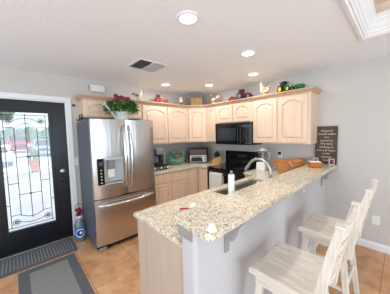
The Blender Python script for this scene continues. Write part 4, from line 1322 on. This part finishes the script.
# ------------------------------------------------------------------ bar stools
def stool(loc):
    t_ = thing('bar_stool', 'nearer whitewashed wooden bar stool, its seat closest to the camera', 'bar stool', loc, 0, 'wooden stools along the bar')
    m = T(*loc)
    SZ = 0.665
    hw, x0, x1 = 0.212, -0.185, 0.19
    n = 14
    lps = []
    for i in range(n + 1):
        f = i / n
        y = -hw + 2 * hw * f
        dip = -0.020 * math.sin(PI * f) ** 1.3
        lps.append([(x0, y, SZ), (x0 + .008, y, SZ - 0.004), (x1, y, SZ), (x1, y, SZ + 0.036 + dip * .6), (x1 - .12, y, SZ + 0.036 + dip), (x0 + .02, y, SZ + 0.036 + dip), (x0, y, SZ + 0.026 + dip)])
    MB(m).loft(lps).obj('seat', 'stool', t_)
    ap = MB(m)
    ap.box(x0 + .03, x0 + .05, -hw + .03, hw - .03, SZ - 0.075, SZ).box(x1 - .05, x1 - .03, -hw + .03, hw - .03, SZ - 0.075, SZ)
    ap.box(x0 + .05, x1 - .05, -hw + .03, -hw + .05, SZ - 0.075, SZ).box(x0 + .05, x1 - .05, hw - .05, hw - .03, SZ - 0.075, SZ)
    ap.obj('apron', 'stool', t_)
    # posts with a rake
    PB, PT_ = (0.180, 0.56), (0.288, 1.115)
    def post_x(z):
        f = (z - PB[1]) / (PT_[1] - PB[1])
        return PB[0] + (PT_[0] - PB[0]) * (f ** 1.25)
    for s_ in (-1, 1):
        ym = s_ * (hw - 0.008)
        lp_ = []
        for i in range(9):
            z = PB[1] + (PT_[1] - PB[1]) * i / 8
            x = post_x(z)
            d_ = 0.025 - 0.006 * i / 8
            lp_.append([(x - d_, ym - .018, z), (x + d_, ym - .018, z), (x + d_, ym + .018, z), (x - d_, ym + .018, z)])
        po = MB(m).loft(lp_).obj('back_post', 'stool_up', t_, False, 0.004)
        MB(m).box(PT_[0] - .022, PT_[0] + .022, ym - .021, ym + .021, PT_[1], PT_[1] + 0.014, 0.005).obj('cap', 'stool', po)
    for zc_, hh in ((1.07, 0.085), (0.97, 0.05), (0.87, 0.05), (0.78, 0.05)):
        lp_ = []
        for i in range(9):
            f = i / 8
            y = -hw + 0.029 - 0.008 + (2 * hw - 0.042) * f
            xb = 0.018 * math.sin(PI * f)
            xa_, xb_ = post_x(zc_ - hh / 2) + xb, post_x(zc_ + hh / 2) + xb
            lp_.append([(xa_ - .011, y, zc_ - hh / 2), (xa_ + .011, y, zc_ - hh / 2), (xb_ + .011, y, zc_ + hh / 2), (xb_ - .011, y, zc_ + hh / 2)])
        MB(m).loft(lp_).obj('top_rail' if hh > .06 else 'back_slat', 'stool', t_)
    feet = {}
    for sx in (-1, 1):
        for sy in (-1, 1):
            top = Vector((0.002 + sx * 0.125, sy * 0.150, SZ - 0.001))
            bot = Vector((0.002 + sx * 0.20, sy * 0.205, 0.001))
            feet[(sx, sy)] = (top, bot)
            q = 0.021
            MB(m).loft([[(p.x + a * q * k_, p.y + b * q * k_, p.z) for a, b in ((-1, -1), (1, -1), (1, 1), (-1, 1))] for p, k_ in ((top, 1.1), ((top + bot) / 2, 1), (bot, 0.85))]).obj('leg', 'stool_up', t_, False, 0.004)
    def at(k_, z):
        a, b = feet[k_]
        f = (a.z - z) / (a.z - b.z)
        return a + (b - a) * f
    for (ka, kb2, z) in (((-1, -1), (-1, 1), 0.22), ((1, -1), (1, 1), 0.30), ((-1, -1), (1, -1), 0.27), ((-1, 1), (1, 1), 0.27)):
        MB(m).tube([at(ka, z), at(kb2, z)], 0.014, 8).obj('stretcher', 'stool', t_, True)
    return t_
s1 = stool((3.005, -2.075, 0))
dup(s1, (3.03, -1.295, 0), label='farther whitewashed wooden bar stool, next to the back wall outlet')

# ------------------------------------------------------------------ ceiling fixtures
def can(x, y, label):
    t_ = thing('ceiling_light', label, 'ceiling light', (x, y, H), 0, 'recessed ceiling lights')
    MB(T(x, y, H)).lathe([(0.090, -0.0005), (0.087, -0.008), (0.068, -0.010), (0.064, -0.004)], n=28, cap=False).obj('trim_ring', 'white', t_, True)
    MB(T(x, y, H)).lathe([(0.065, -0.0035), (0.045, -0.005), (0.001, -0.006)], n=28, cap=False).obj('lens', 'lens', t_, True)
    return t_
c0 = can(2.317, -2.309, 'recessed ceiling light nearest the camera, largest in the picture')
def can_lamp(x, y, e=4.8):
    light('recessed_lamp', 'AREA', (x, y, H - 0.012), (0, 0, -1), e, (1.0, 0.955, 0.895), shape='DISK', size=0.12)
can_lamp(2.317, -2.309)
for x, y, lb_ in ((2.255, -1.368, 'recessed ceiling light over the peninsula, upper of the right pair'), (1.873, -0.61, 'recessed ceiling light above the microwave side, lower of the right pair'),
                 (0.994, -0.646, 'recessed ceiling light above the corner cabinet with the basket'), (0.541, -1.296, 'recessed ceiling light in front of the cabinets by the refrigerator')):
    dup(c0, (x, y, H), None, lb_)
    can_lamp(x, y)
vn = thing('ceiling_vent', 'white louvered air vent in the ceiling', 'ceiling vent', (1.2, -2.02, H))
VX0, VX1, VY0, VY1 = 1.015, 1.375, -2.22, -1.835
v_ = MB()
v_.box(VX0, VX1, VY0, VY0 + 0.025, H - 0.008, H - 0.0005).box(VX0, VX1, VY1 - 0.025, VY1, H - 0.008, H - 0.0005).box(VX0, VX0 + 0.025, VY0 + 0.025, VY1 - 0.025, H - 0.008, H - 0.0005).box(VX1 - 0.025, VX1, VY0 + 0.025, VY1 - 0.025, H - 0.008, H - 0.0005)
v_.box(VX0 + 0.025, VX1 - 0.025, (VY0 + VY1) / 2 - 0.005, (VY0 + VY1) / 2 + 0.005, H - 0.014, H - 0.0005)
v_.obj('frame', 'white', vn)
MB().box(VX0 + 0.02, VX1 - 0.02, VY0 + 0.02, VY1 - 0.02, H - 0.0015, H - 0.0005).obj('duct', 'black_matte', vn)
ym = (VY0 + VY1) / 2
for sgn in (-1, 1):
    for i in range(5):
        yc = ym + sgn * (0.024 + i * 0.031)
        lv = MB(T((VX0 + VX1) / 2, yc, H - 0.012) @ R('X', -40 * sgn))
        lv.box(-(VX1 - VX0) / 2 + 0.027, (VX1 - VX0) / 2 - 0.027, -0.014, 0.014, -0.0008, 0.0008)
        lv.obj('louver', 'light_plastic', vn)
